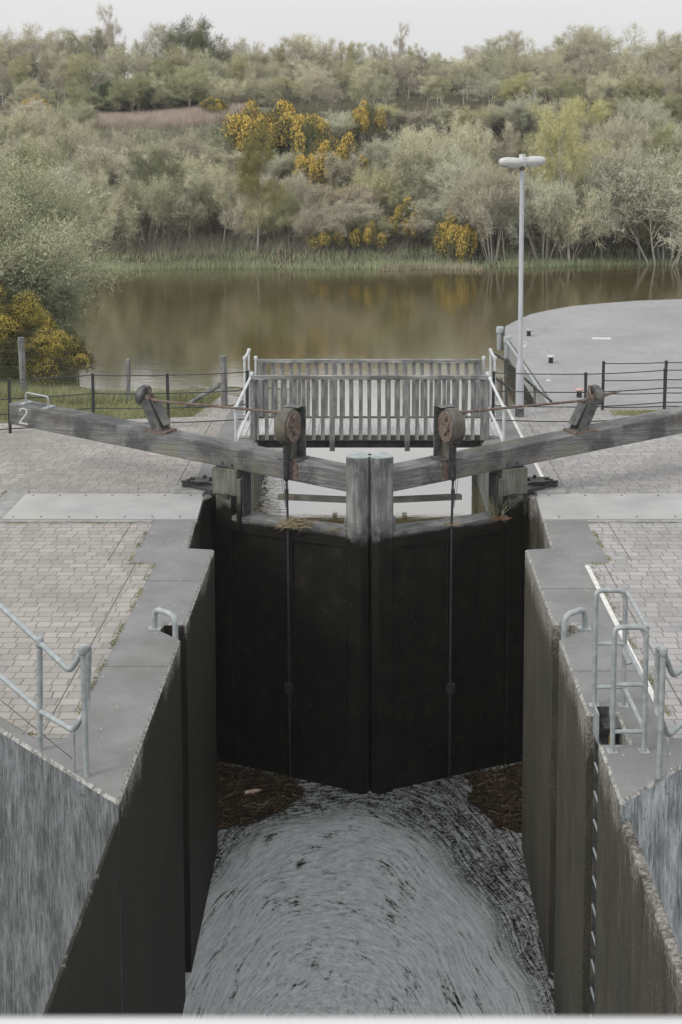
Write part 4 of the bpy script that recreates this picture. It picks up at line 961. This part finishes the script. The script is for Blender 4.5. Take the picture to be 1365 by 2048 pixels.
def proto(kind, seed, **kw):
    cfg = dict(CF[kind]); cfg.update(kw); t = Tree(seed); rn = t.r
    if kind == 'slender':
        t.limb(Vector((0, 0, -.2)), Vector((rn.gauss(0, .05), rn.gauss(0, .05), 1)), 8, .11, 0, cfg)
    elif kind == 'spread':
        for i in range(cfg.get('stems', 2)):
            a = i*3.1+rn.random(); t.limb(Vector((.1*math.cos(a), .1*math.sin(a), -.2)), Vector((math.cos(a)*.22, math.sin(a)*.22, 1)).normalized(), 5.6, .13, 0, cfg)
    else:
        ns = cfg.get('stems', 9)
        for i in range(ns):
            a = i*2.4; sp_a = rn.uniform(.12, .75)*cfg.get('fan', 1.0)
            t.limb(Vector((.25*math.cos(a), .25*math.sin(a), -.2)), Vector((math.cos(a)*sp_a, math.sin(a)*sp_a, 1)).normalized(), rn.uniform(3.0, 4.4), .06, 0, cfg)
    return t.finish('%s_%d' % (kind, seed), cfg)
PR = {
 'slender': [proto('slender', 1), proto('slender', 2, leaves=2), proto('slender', 3, leaves=0)],
 'spread': [proto('spread', 4), proto('spread', 5, leaves=2, stems=3), proto('spread', 6, leaves=0, stems=1, n=(12, 6, 4))],
 'thicket': [proto('bushy', 41, bare=(.5, .3), n=(7, 6), fan=.75, stems=10, twigs=9), proto('bushy', 42, bare=(.42, .25), n=(8, 6), fan=1.0, stems=8, twigs=9, leaves=2), proto('bushy', 43, bare=(.55, .3), n=(7, 6), fan=.6, stems=7, twigs=9, leaves=0)],
 'birch': [proto('slender', 51, bare=(.5, .2, .2), n=(16, 5, 3)), proto('slender', 52, bare=(.42, .2, .2), n=(16, 5, 3), leaves=2), proto('slender', 53, bare=(.55, .25, .2), n=(14, 5, 3), leaves=0)],
 'bushy': [proto('bushy', 7), proto('bushy', 8, leaves=2, stems=12, fan=1.3), proto('bushy', 9, leaves=0, stems=8, fan=.8, twigs=8), proto('bushy', 10, leaves=5, stems=13, fan=1.3, ls=.065)],
}
def gorse_mesh(seed, R_=1.6, H_=1.7, clumps=46, per=150, ls=.09, tw=.012, flower=.6, fs=.06, name='gorse'):
    r = np.random.default_rng(seed); G = []; F = []
    for i in range(clumps):
        a = r.uniform(0, 2*np.pi); rad = R_*np.sqrt(r.uniform(0, 1))*.85; dome = H_*np.sqrt(max(0, 1-(rad/R_)**2))
        c = np.array([rad*np.cos(a), rad*np.sin(a), dome*r.uniform(.45, .95)]); cr = r.uniform(.22, .42)*R_*.62
        n = per; v = unit(r.normal(size=(n, 3))); p = c + v*cr*r.uniform(.35, 1.0, (n, 1)); d = unit(v + r.normal(size=(n, 3))*.4 + [0, 0, .3])
        sd = unit(np.cross(d, r.normal(size=d.shape)))*r.uniform(.6, 1.4, (n, 1))*tw
        G.append(np.stack([p-sd, p+sd, p+d*r.uniform(.6, 1.4, (n, 1))*ls*1.8], 1))
        if r.uniform() < flower:
            n2 = int(per*r.uniform(1.0, 2.2)); v = unit(r.normal(size=(n2, 3)) + [0, -.15, .55]); p = c + v*cr*r.uniform(.75, 1.08, (n2, 1))
            a1 = unit(r.normal(size=(n2, 3))); b1 = unit(np.cross(a1, r.normal(size=(n2, 3)))); s_ = r.uniform(.6, 1.3, (n2, 1))*fs
            F.append(np.stack([p, p+a1*s_+b1*s_*.5, p+a1*s_-b1*s_*.5], 1))
    G = np.concatenate(G); G = G[G[:, :, 2].min(1) > 0.0]
    wood = MB(); rn = random.Random(seed)
    for i in range(12):
        a = rn.uniform(0, 6.28); q = Vector((math.cos(a)*R_*.6, math.sin(a)*R_*.6, H_*.6)); wood.tube([(0, 0, -.2), q*.5+Vector((0, 0, .1)), q], .03, 4, r2=.01, cap=False)
    wm = bpy.data.meshes.new(name+'_wood'); wm.from_pydata(wood.v, [], wood.f); wm.materials.append(M['bark'])
    return dict(wood=wm, crown=tri_mesh(name+'_spines', G, M['leaf']), leaves=tri_mesh(name+'_flowers', np.concatenate(F), M['flower']), h=H_)
GORSE = [gorse_mesh(1), gorse_mesh(2, flower=.85), gorse_mesh(3, flower=.35)]

PLANTS = []
def plant(kind, pr, x, y, z, h, rz, bark, crown, cat, label, group, flower=None, wide=1.0):
    nm = {'tree': 'tree', 'shrub': 'shrub', 'gorse': 'gorse_bush'}[kind]
    s = h/pr['h']
    r = bpy.data.objects.new(nm, None); C.objects.link(r); r.location = (x, y, z); r.rotation_euler = (0, 0, rz); r.scale = (s*wide, s*wide, s); r.empty_display_size = .3
    tag(r, label, cat, group)
    a = bpy.data.objects.new('trunk' if kind == 'tree' else 'stem', pr['wood']); C.objects.link(a); a.parent = r; a.color = (*bark, 1)
    b = bpy.data.objects.new('crown' if kind == 'tree' else 'foliage', pr['crown']); C.objects.link(b); b.parent = r; b.color = (*crown, 1)
    if pr['leaves'] is not None:
        c = bpy.data.objects.new('flowers' if kind == 'gorse' else 'leaves', pr['leaves']); C.objects.link(c); c.parent = r; c.color = (*(flower or crown), 1)
    return r

# colours (base colours of bark, twigs and buds)
GREY = (.36, .34, .29); BROWN = (.24, .21, .17); PALE = (.5, .475, .42); REDB = (.17, .125, .10)
CR = {'grey-green': (.475, .46, .32), 'grey-brown': (.46, .425, .325), 'yellow-green': (.5, .475, .24), 'mid-green': (.34, .355, .2), 'silvery': (.45, .455, .345), 'russet': (.45, .385, .29), 'dark': (.15, .16, .09), 'olive': (.39, .38, .22)}
def top_height(px, ypx, Y): return at_y(px, ypx, Y).z
rows = [  # name, Y, spacing, [(px, top y)], kinds
 ('on the skyline', 121, 2.0, [(-200, 60), (0, 62), (200, 55), (250, 88), (330, 55), (400, 48), (470, 85), (560, 85), (640, 72), (740, 78), (850, 95), (920, 90), (1000, 72), (1100, 66), (1180, 68), (1250, 48), (1365, 50), (1600, 60)], ('birch', 'spread', 'birch', 'spread')),
 ('behind the skyline trees', 127, 2.2, [(-200, 105), (0, 110), (200, 110), (330, 105), (470, 118), (640, 105), (740, 108), (850, 112), (1000, 100), (1250, 92), (1600, 95)], ('bushy', 'spread')),
 ('one row below the skyline', 111, 2.1, [(-200, 130), (0, 120), (200, 110), (300, 95), (400, 85), (500, 120), (640, 115), (740, 110), (900, 110), (1000, 105), (1250, 100), (1365, 90), (1600, 110)], ('spread', 'birch', 'spread', 'slender')),
 ('high on the slope', 101, 2.2, [(-200, 160), (0, 160), (150, 165), (240, 175), (300, 130), (420, 150), (520, 150), (640, 150), (740, 160), (900, 145), (1000, 150), (1365, 140), (1600, 150)], ('spread', 'bushy', 'slender')),
 ('halfway up the slope', 91, 2.1, [(-200, 200), (0, 190), (120, 200), (480, 235), (540, 255), (640, 235), (700, 215), (760, 215), (850, 205), (950, 205), (1200, 195), (1365, 190), (1600, 190)], ('bushy', 'spread', 'thicket')),
 ('low on the slope', 82, 2.0, [(-200, 230), (0, 225), (150, 230), (250, 275), (450, 285), (550, 300), (640, 310), (720, 290), (800, 255), (900, 250), (1000, 255), (1200, 240), (1365, 240), (1600, 240)], ('bushy', 'thicket', 'slender')),
 ('behind the front row above the water', 75.5, 1.9, [(-200, 280), (0, 275), (200, 290), (300, 310), (450, 320), (550, 345), (650, 370), (720, 360), (800, 300), (900, 300), (1000, 310), (1200, 285), (1365, 290), (1600, 290)], ('bushy', 'thicket', 'spread')),
 ('in the front row above the reeds', 71.6, 1.9, [(-200, 330), (150, 330), (250, 350), (330, 340), (450, 345), (530, 360), (600, 400), (700, 400), (760, 430), (850, 400), (950, 350), (1050, 350), (1200, 340), (1365, 330), (1600, 340)], ('thicket', 'bushy', 'thicket', 'birch', 'bushy')),
]
def interp(prof, x):
    return float(np.interp(x, [p[0] for p in prof], [p[1] for p in prof]))
ORD = ['first', 'second', 'third', 'fourth', 'fifth', 'sixth', 'seventh', 'eighth', 'ninth', 'tenth', 'eleventh', 'twelfth', 'thirteenth', 'fourteenth', 'fifteenth', 'sixteenth', 'seventeenth', 'eighteenth', 'nineteenth', 'twentieth', 'twenty-first', 'twenty-second', 'twenty-third', 'twenty-fourth', 'twenty-fifth', 'twenty-sixth', 'twenty-seventh', 'twenty-eighth', 'twenty-ninth', 'thirtieth', 'thirty-first', 'thirty-second', 'thirty-third', 'thirty-fourth', 'thirty-fifth', 'thirty-sixth', 'thirty-seventh', 'thirty-eighth', 'thirty-ninth', 'fortieth', 'forty-first', 'forty-second', 'forty-third', 'forty-fourth']
rv = random.Random(77)
def zone_hue(px, row):
    c = ['grey-green', 'grey-brown', 'grey-green', 'olive', 'grey-brown', 'silvery']
    if row <= 1: c = ['grey-brown', 'grey-green', 'olive', 'grey-green', 'grey-brown']
    if 150 < px < 420 and row in (2,): c = ['mid-green', 'grey-green', 'mid-green']
    if px > 860 and row in (2, 3, 4): c += ['yellow-green', 'olive', 'yellow-green']
    if px > 760 and row in (4, 5): c += ['mid-green', 'silvery', 'olive']
    if px < 450 and row >= 4: c = ['grey-brown', 'grey-green', 'grey-green', 'grey-brown', 'silvery', 'mid-green']
    if 430 < px < 760 and row >= 5: c = ['grey-brown', 'russet', 'grey-brown', 'olive', 'grey-green']
    return rv.choice(c)
for ri, (rname, Y, spc, prof, kinds) in enumerate(rows):
    halfw = Y*.30 + 5; x = -Y*.2846 - 5.0; items = []
    while x < Y*.2404 + 6:
        xx = x + rv.uniform(-.5, .5); yy = Y + rv.uniform(-2.2, 2.2) * (0.5 if ri == 7 else 1); px = CX + FPX*xx/(yy+2)
        x += spc*rv.uniform(.75, 1.25)
        if ri == 4 and 170 < px < 500: continue          # the open rough field
        if ri == 2 and 470 < px < 0: continue
        items.append((px, xx, yy))
    seen = [i for i in items]
    for k, (px, xx, yy) in enumerate(sorted(items)):
        kd = rv.choice(kinds)
        if ri <= 2 and px < 500 and kd == 'bushy': kd = 'birch'
        pr = rv.choice(PR[kd]); zb_ = hill_z(xx, yy)
        zt = top_height(px, interp(prof, px) + rv.gauss(0, 9), yy); h = zt - zb_
        if h < 1.2: continue
        hue = zone_hue(px, max(0, ri-1)); k_ = 1.1*rv.uniform(.82, 1.15); col = tuple(c_*k_ for c_ in CR[hue])
        bark = rv.choice([GREY, BROWN, (.29, .265, .22), BROWN]) if kd not in ('slender', 'birch') else rv.choice([PALE, GREY, GREY])
        isT = kd not in ('bushy', 'thicket')
        look = {'slender': 'slender', 'spread': 'round-headed', 'bushy': 'many-stemmed', 'thicket': 'leggy', 'birch': 'bare-trunked'}[kd]
        lab = '%s %s %s %s, %s from the left' % (look, hue, 'tree' if isT else 'shrub', rname, ORD[min(k, 43)])
        wide = min(1.6, max(.85, rv.uniform(1.0, 1.35)*(.8 if kd in ('slender', 'birch') else .95) * (4.5/h if (h < 4.5 and isT) else 1)))
        if not isT: wide = min(1.7, max(.8, 3.4/h*rv.uniform(.8, 1.15)))
        plant('tree' if isT else 'shrub', pr, xx, yy, zb_, h, rv.uniform(0, 6.28), bark, col, 'tree' if isT else 'shrub', lab, ('trees ' if isT else 'shrubs ') + rname, wide=wide)
# particular trees that stand out
def special(kind, pr, px, ybase, ytop, Y, bark, hue, lab, wide=1, cat=None):
    p = at_y(px, ybase, Y); zb_ = hill_z(p.x, Y); h = top_height(px, ytop, Y) - zb_
    plant(kind, pr, p.x, Y, zb_, h, rv.uniform(0, 6), bark, hue, cat or kind, lab, None, wide=wide)
special('tree', PR['birch'][0], 1143, 500, 195, 70.6, (.45, .43, .38), CR['yellow-green'], 'tall birch with a pale straight trunk right of the lamp column', .75)
special('tree', PR['birch'][2], 1010, 500, 330, 70.7, (.42, .4, .35), CR['olive'], 'small pale-stemmed birch just left of the lamp column', .6)
special('shrub', PR['thicket'][0], 985, 505, 330, 70.6, (.34, .32, .28), CR['grey-brown'], 'fan of pale grey stems at the reeds left of the lamp column', .8)
special('shrub', PR['thicket'][1], 1325, 505, 310, 70.6, (.36, .34, .3), CR['silvery'], 'large pale fan-shaped willow bush at the far right of the reeds', 1.1)
special('tree', PR['birch'][1], 515, 500, 250, 70.8, (.3, .28, .24), (.24, .22, .085), 'yellow-budded birch standing in front of the largest gorse bush', .9)
special('tree', PR['spread'][2], 320, 300, 300, 73, BROWN, CR['dark'], 'dark leaning thorn tree above the water left of centre', 1.0)
special('tree', PR['slender'][2], 240, 100, 5, 118, BROWN, CR['grey-brown'], 'thin bare tree reaching highest above the skyline at upper left', .55)
special('tree', PR['slender'][2], 790, 100, 45, 119, BROWN, CR['grey-brown'], 'thin dark bare tree standing up from the skyline near the middle', .5)
special('tree', PR['spread'][1], 370, 120, 36, 119, GREY, (.15, .17, .09), 'broad greenish tree crowning the skyline left of centre', 1.1)
special('shrub', PR['bushy'][3], 300, 220, 150, 104, BROWN, (.1, .125, .06), 'broad mid-green bush at the back of the pinkish field, left one', 1.5)
special('shrub', PR['bushy'][3], 375, 220, 165, 103, BROWN, (.11, .13, .06), 'broad mid-green bush at the back of the pinkish field, right one', 1.5)
special('shrub', PR['bushy'][3], 225, 220, 165, 103, BROWN, (.085, .105, .055), 'dark green bush at the left end of the pinkish field', 1.3)
# gorse on the slope
GC = (.12, .13, .065); YC = (.66, .48, .12)
GL = [(500, 300, 205, 87, 1.0, 'largest yellow gorse bush, left half of the big clump'), (585, 290, 205, 86.5, 1.1, 'large yellow gorse bush, right half of the big clump'),
      (620, 330, 235, 84, .9, 'greener gorse bush right of the big yellow clump'), (690, 335, 270, 82, 1.0, 'yellow gorse bush low at the right end of the big clump'), (640, 345, 285, 81, 1.0, 'small bright gorse bush at the foot of the big clump'),
      (735, 250, 208, 90, .8, 'small yellow gorse bush higher up, right of the big clump'), (430, 230, 195, 97, .7, 'small gorse bush at the right end of the pinkish field'),
      (70, 230, 195, 97, .8, 'faint yellow gorse bush high at the far left'), (735, 492, 445, 70.8, .6, 'yellow gorse bush above the reeds at the centre'),
      (818, 488, 405, 72.4, .7, 'dark gorse bush with yellow sprays above the reeds, right of centre'), (905, 498, 425, 70.6, .6, 'bright yellow gorse bush at the reeds left of the lamp column'),
      (960, 500, 425, 72.0, .5, 'sparse gorse bush at the reeds, nearest left of the lamp'), (1075, 470, 400, 73, 1.2, 'dull gorse bush behind the lamp column'),
      (1215, 480, 375, 73, 1.2, 'broad dark gorse bush with few flowers on the right'), (660, 480, 455, 70.8, .7, 'tiny gorse bush above the reeds left of centre'), (1275, 490, 440, 73.0, .8, 'small dark gorse bush near the right edge')]
for i, (px, yb, yt, Y, wd, lab) in enumerate(GL):
    p = at_y(px, yb, Y); zb_ = hill_z(p.x, Y); h = max(.9, top_height(px, yt, Y) - zb_); wpx = {0: 2.6, 1: 2.6}.get(i, 1.9)
    g = GORSE[1] if i in (0, 1, 3, 4, 8, 10) else GORSE[(2, 0)[i % 2]]
    plant('gorse', g, p.x, Y, zb_, h, i*1.3, BROWN, GC, 'gorse bush', lab, 'gorse bushes on the far slope', flower=YC if px < 1060 else (.42, .33, .14), wide=min(1.5, max(.5, wd*wpx/h)))

# near gorse and willow on the left bank
ng = gorse_mesh(21, R_=1.9, H_=2.35, clumps=120, per=520, ls=.055, tw=.006, flower=.36, fs=.02, name='near_gorse')
plant('gorse', ng, -9.55, 32.2, -.05, 2.15, .4, BROWN, (.06, .065, .032), 'gorse bush', 'big dark gorse bush full of yellow flowers behind the wire fence', None, flower=(.66, .53, .12))
ng2 = gorse_mesh(22, R_=1.5, H_=1.5, clumps=70, per=480, ls=.055, tw=.006, flower=.36, fs=.02, name='near_gorse_small')
plant('gorse', ng2, -7.85, 31.0, -.05, 1.25, .4, BROWN, (.07, .07, .04), 'gorse bush', 'lower gorse bush at the right end of the big one, beside the pond', 'gorse bushes behind the wire fence', flower=(.66, .53, .12))
cfgw = dict(CF['spread']); cfgw.update(lv=3, n=(12, 7, 5), bare=(.15, .2, .15), ang=(.85, .6, .55), len=(.68, .5, .45), wob=.12, up=(.0, .03, .05, .06), twigs=3, tl=.95, tw=.006, leaves=5, ls=.034, mixed=False, tup=.8)
tw_ = Tree(31)
for a_, lean in ((-.3, .55), (.6, .45), (2.0, .3), (3.6, .4), (-1.6, .4)):
    tw_.limb(Vector((0, 0, -.3)), Vector((math.cos(a_)*lean, math.sin(a_)*lean, 1)).normalized(), 4.6, .13, 0, cfgw)
wp = tw_.finish('willow', cfgw)
plant('tree', wp, -13.0, 38.5, -.3, 6.1, .2, (.17, .16, .13), (.34, .34, .23), 'willow tree', 'big pale green willow leaning over the pond at the left edge', None, flower=(.56, .59, .38), wide=1.2)
plant('tree', wp, -17.2, 42, -.3, 6.4, 2.2, (.17, .16, .13), (.34, .34, .23), 'willow tree', 'second pale green willow behind the big one, mostly outside the left edge', None, flower=(.44, .47, .3), wide=1.1)
plant('shrub', PR['bushy'][3], -10.0, 37.0, -.3, 2.4, 2.2, (.17, .16, .13), (.24, .26, .17), 'shrub', 'low pale willow shrub between the gorse and the pond', None, wide=1.1)

# ---- grasses, reeds, brush (nobody could count them)
def blades(name, n, fn, col, hgt, wd, kind='stuff', lean=.3, **kw):
    p = fn(n); m = len(p); d = unit(np.stack([RNG.normal(0, lean, m), RNG.normal(0, lean, m), np.ones(m)], 1)); ln = hgt*RNG.uniform(.5, 1.25, m)
    o = bpy.data.objects.new(name, tri_mesh(name, slivers(p, d, ln, np.full(m, wd)*RNG.uniform(.6, 1.4, m)), M['grass'])); C.objects.link(o); o.color = (*col, 1)
    tag(o, kw.get('label'), kw.get('cat'), None, kind); return o
hzv = np.vectorize(hill_z)
def reed_pts(lo, hi, x0=-34, x1=34, clump=.9):
    def f(n):
        x = RNG.uniform(x0, x1, n); b = np.array([bank_y(q) for q in x]); y = b + lo + (hi-lo)*RNG.beta(1.3, 1.3, n)
        k = np.sin(x*1.7)+np.sin(x*.63+1)+RNG.normal(0, clump, n) > -1.2; x, y = x[k], y[k]
        return np.stack([x, y, np.maximum(hzv(x, y), PZ)-.02], 1)
    return f
blades('reeds', 30000, reed_pts(-1.9, 1.0), (.27, .31, .18), .42, .018, label='band of green reeds along the far shore', cat='reeds')
blades('dead_reeds', 6000, reed_pts(-.2, 1.6, clump=1.6), (.4, .36, .26), .55, .014, label='dry straw-coloured reeds behind the green ones', cat='reeds')
blades('dead_reeds', 1500, reed_pts(-3.2, -1.6, 0.5, 6), (.3, .27, .19), .35, .02, label='clump of flattened straw reeds jutting into the water', cat='reeds')
def slope_pts(n):
    x = RNG.uniform(-42, 40, n); y = 70 + 60*RNG.uniform(0, 1, n)**1.3; y = np.maximum(y, np.array([bank_y(q) for q in x])+1.0); return np.stack([x, y, hzv(x, y)-.05], 1)
blades('undergrowth', 60000, slope_pts, (.2, .175, .12), .5, .016, lean=.8, label='brown brambles and dead grass under the trees', cat='undergrowth')
blades('undergrowth', 22000, slope_pts, (.17, .185, .1), .45, .022, lean=.8, label='low green undergrowth under the trees', cat='undergrowth')
def front_pts(n):
    x = RNG.uniform(-36, 34, n); y = np.array([bank_y(q) for q in x])+.8+3.5*RNG.uniform(0, 1, n); return np.stack([x, y, hzv(x, y)-.05], 1)
blades('brushwood', 36000, front_pts, (.27, .24, .19), 1.3, .011, lean=1.0, label='tangle of grey dead branches at the foot of the slope', cat='brushwood')
def field_pts(n):
    x = RNG.uniform(-22, -7, n); y = RNG.uniform(84, 103, n); return np.stack([x, y, hzv(x, y)-.03], 1)
blades('field_grass', 30000, field_pts, (.37, .37, .26), .35, .02, label='pale green rough grass of the field on the slope', cat='grass')
def pink_pts(n):
    x = RNG.uniform(-20.5, -9, n); y = RNG.uniform(94, 101, n); return np.stack([x, y, hzv(x, y)], 1)
blades('dry_grass', 26000, pink_pts, (.46, .38, .32), .7, .016, label='strip of tall pinkish dry grass at the top of the field', cat='grass')
def verge_pts(n):
    x = RNG.uniform(-14, -3.4, n); y = RNG.uniform(26.4, 29.4, n); k = (y > 26.15 + .55*np.clip((x+7.4)/3.7, 0, 1)); x, y = x[k], y[k]
    return np.stack([x, y, np.full(len(x), -.03)], 1)
blades('verge_grass', 32000, verge_pts, (.25, .255, .12), .075, .006, lean=.5, label='short green grass between the black fence and the wire fence', cat='grass')
def tall_pts(n):
    x = RNG.uniform(-13, -3.6, n); y = 28.1 + .9*RNG.uniform(0, 1, n) + np.clip(-(x+6.5)*.35, 0, 3)*1.0; return np.stack([x, y, np.full(len(x), -.05)], 1)
blades('long_grass', 9000, tall_pts, (.28, .29, .16), .3, .006, lean=.5, label='longer grass tufts along the foot of the wire fence', cat='grass')
def rb_pts(n):
    x = RNG.uniform(5.1, 7.4, n); y = RNG.uniform(26.8, 27.35, n); return np.stack([x, y, np.full(n, .0)], 1)
blades('verge_grass', 3500, rb_pts, (.3, .29, .16), .035, .006, lean=.8, label='small patch of grass under the fences on the right', cat='grass')
# moss and weeds in the joints
def joint_pts(n):
    seg = [((-3.3, 17.3), (-2.95, 17.3), 1), ((-3.3, 17.4), (-3.3, 19.2), .6), ((-2.95, 12.6), (-2.95, 17.3), .8), ((2.98, 17.3), (3.3, 17.3), 1), ((3.31, 17.4), (3.31, 19.2), .8), ((3.02, 12.6), (3.02, 17.2), .8), ((-5.5, 19.19), (-3.3, 19.19), .7), ((3.3, 19.19), (5.2, 19.19), .5), ((-3.4, 12.2), (-3.0, 12.2), .6), ((-6.0, 19.1), (-6.0, 21.0), .8)]
    out = []
    for a, b, w_ in seg:
        l = math.hypot(b[0]-a[0], b[1]-a[1]); m = int(n*w_*l/14); t = RNG.uniform(0, 1, m); t = t[np.sin(t*l*5+a[0])+np.sin(t*l*11) + RNG.normal(0, .6, len(t)) > 0]
        out.append(np.stack([a[0]+(b[0]-a[0])*t+RNG.normal(0, .018, len(t)), a[1]+(b[1]-a[1])*t+RNG.normal(0, .018, len(t)), np.zeros(len(t))-.005], 1))
    return np.concatenate(out)
blades('joint_weeds', 5000, joint_pts, (.2, .2, .1), .028, .006, lean=1.0, label='moss and small weeds in the joints beside the copings', cat='weeds')

# ================================================================== FLOATING AND LYING REEDS
def sticks(name, n, fn, cols, ln, rr, z, label, kind='stuff', tilt=.12):
    for ci, col in enumerate(cols):
        k = n//len(cols); p = fn(k); m = len(p); a = RNG.normal(0.25, .9, m); d = unit(np.stack([np.cos(a), np.sin(a), RNG.normal(0, tilt, m)], 1))
        p = np.concatenate([p, (z + RNG.uniform(0, .03, m))[:, None]], 1) if p.shape[1] == 2 else p
        T = slivers(p, d, ln*RNG.uniform(.4, 1.3, m), np.full(m, rr))
        yield T, col
def mat_pts(poly):
    import itertools
    P_ = np.array(poly); x0, y0 = P_.min(0); x1, y1 = P_.max(0)
    def f(n):
        q = np.stack([RNG.uniform(x0, x1, n*3), RNG.uniform(y0, y1, n*3)], 1); ins = np.zeros(len(q), bool); m = len(P_)
        for i in range(m):
            a, b = P_[i], P_[(i+1) % m]; c = ((a[1] > q[:, 1]) != (b[1] > q[:, 1])) & (q[:, 0] < (b[0]-a[0])*(q[:, 1]-a[1])/(b[1]-a[1]+1e-9)+a[0]); ins ^= c
        return q[ins][:n]
    return f
def reed_mat(poly, lab, name='floating_reeds'):
    mb = MB(); pts = []
    n = len(poly); rn = random.Random(3)
    for i in range(n):
        a, b = poly[i], poly[(i+1) % n]
        for k in range(6):
            t = k/6; j = .0 if (k == 0) else .05; pts.append((a[0]*(1-t)+b[0]*t+rn.uniform(-j, j), a[1]*(1-t)+b[1]*t+rn.uniform(-j, j)))
    mb.prism(pts, WZ-.04, WZ+.006); base = mb.build(name, simple('wet_debris', (.01, .008, .005), (.035, .024, .013), 18, .6, bmp=.8, third=(.02, .016, .01)))
    tag(base, lab, 'floating debris', 'reed mats floating at the gate', 'stuff')
    i = 0
    for T, col in sticks('s', 4200, mat_pts(poly), [(.085, .06, .034), (.03, .022, .014), (.3, .23, .13)], .2, .006, WZ+.004, lab):
        if i == 2: T = T[:len(T)//4]
        q = bpy.data.objects.new('reed_stalk', tri_mesh('reed_stalks', T, M['grass'])); C.objects.link(q); q.parent = base; q.color = (*col, 1); q['kind'] = 'stuff'; i += 1
reed_mat([(-2.62, 18.35), (-2.2, 18.45), (-1.75, 18.62), (-1.4, 18.9), (-1.15, 19.3), (-1.05, 19.6), (-1.3, 20.0), (-2.65, 20.5)], 'mat of dead brown reeds floating in the left corner of the gate')
reed_mat([(2.62, 18.35), (2.2, 18.35), (1.85, 18.5), (1.75, 18.9), (1.5, 19.3), (1.62, 19.7), (1.5, 20.1), (2.65, 20.5)], 'mat of dead brown reeds floating in the right corner of the gate')
b_ = at_z(507, 1583, WZ+.03); mb = MB(); mb.lathe([(.0, -.14), (.03, -.135), (.038, -.1), (.038, .05), (.015, .1), (.015, .13), (0, .132)], (0, 0, 0), 12, axis='x')
o = mb.build('plastic_bottle', M['litter'], smooth=True); o.location = b_; o.rotation_euler = (0, 0, .35); tag(o, 'faded pinkish plastic bottle floating among the left reeds', 'bottle')
def heap(name, c, rx, ry, n, hgt, lab, col=(.27, .22, .14), ln=.2):
    a = RNG.uniform(0, 2*np.pi, n); q = np.sqrt(RNG.uniform(0, 1, n)); p = np.stack([c[0]+rx*q*np.cos(a), c[1]+ry*q*np.sin(a), c[2]+RNG.uniform(0, 1, n)*hgt*(1-q**2)], 1)
    b = RNG.normal(0, .7, n); d = unit(np.stack([np.cos(b)*RNG.choice([-1, 1], n), np.sin(b), RNG.normal(.02, .22, n)], 1))
    o = bpy.data.objects.new(name, tri_mesh(name, slivers(p, d, ln*RNG.uniform(.4, 1.4, n), np.full(n, .007)), M['grass'])); C.objects.link(o); o.color = (*col, 1)
    tag(o, lab, 'dead reeds', None, 'stuff')
heap('nest', (-1.18, 19.93, -.27), .24, .13, 420, .13, 'tangle of straw caught on the left gate rail by the rod')
heap('nest', (1.28, 19.98, -.27), .1, .08, 60, .04, 'few wisps of straw on the right gate rail', ln=.1)
heap('nest', (2.08, 20.3, -.27), .16, .07, 90, .04, 'dead leaves at the outer end of the right gate rail', col=(.22, .13, .08), ln=.09)
heap('nest', (-.55, 19.68, -.27), .12, .06, 40, .02, 'bits of straw on the left gate rail near the mitre posts', ln=.12)
def tuft_pts(n): return np.stack([2.02+RNG.normal(0, .05, n), 20.42+RNG.normal(0, .04, n), np.full(n, -.27)], 1)
blades('grass_tuft', 130, tuft_pts, (.3, .3, .2), .34, .006, lean=.35, label='wispy grass tuft growing at the right heel of the gate', cat='grass')

# ================================================================== HAZE
mb = MB(); mb.box(-420, 420, -70, 720, -9.0, 30.0)
hz = newmat('haze'); hn = hz[1]; hn.nodes.remove(hz[2])
pv = N(hn, 'ShaderNodeVolumePrincipled'); pv.inputs['Color'].default_value = (.93, .94, .95, 1); pv.inputs['Density'].default_value = 0.0004; pv.inputs['Anisotropy'].default_value = 0.0
hn.links.new(pv.outputs[0], [q for q in hn.nodes if q.type == 'OUTPUT_MATERIAL'][0].inputs['Volume'])
tag(mb.build('haze', hz[0]), kind='stuff', label='thin grey haze over the pond and the far slope', cat='haze')
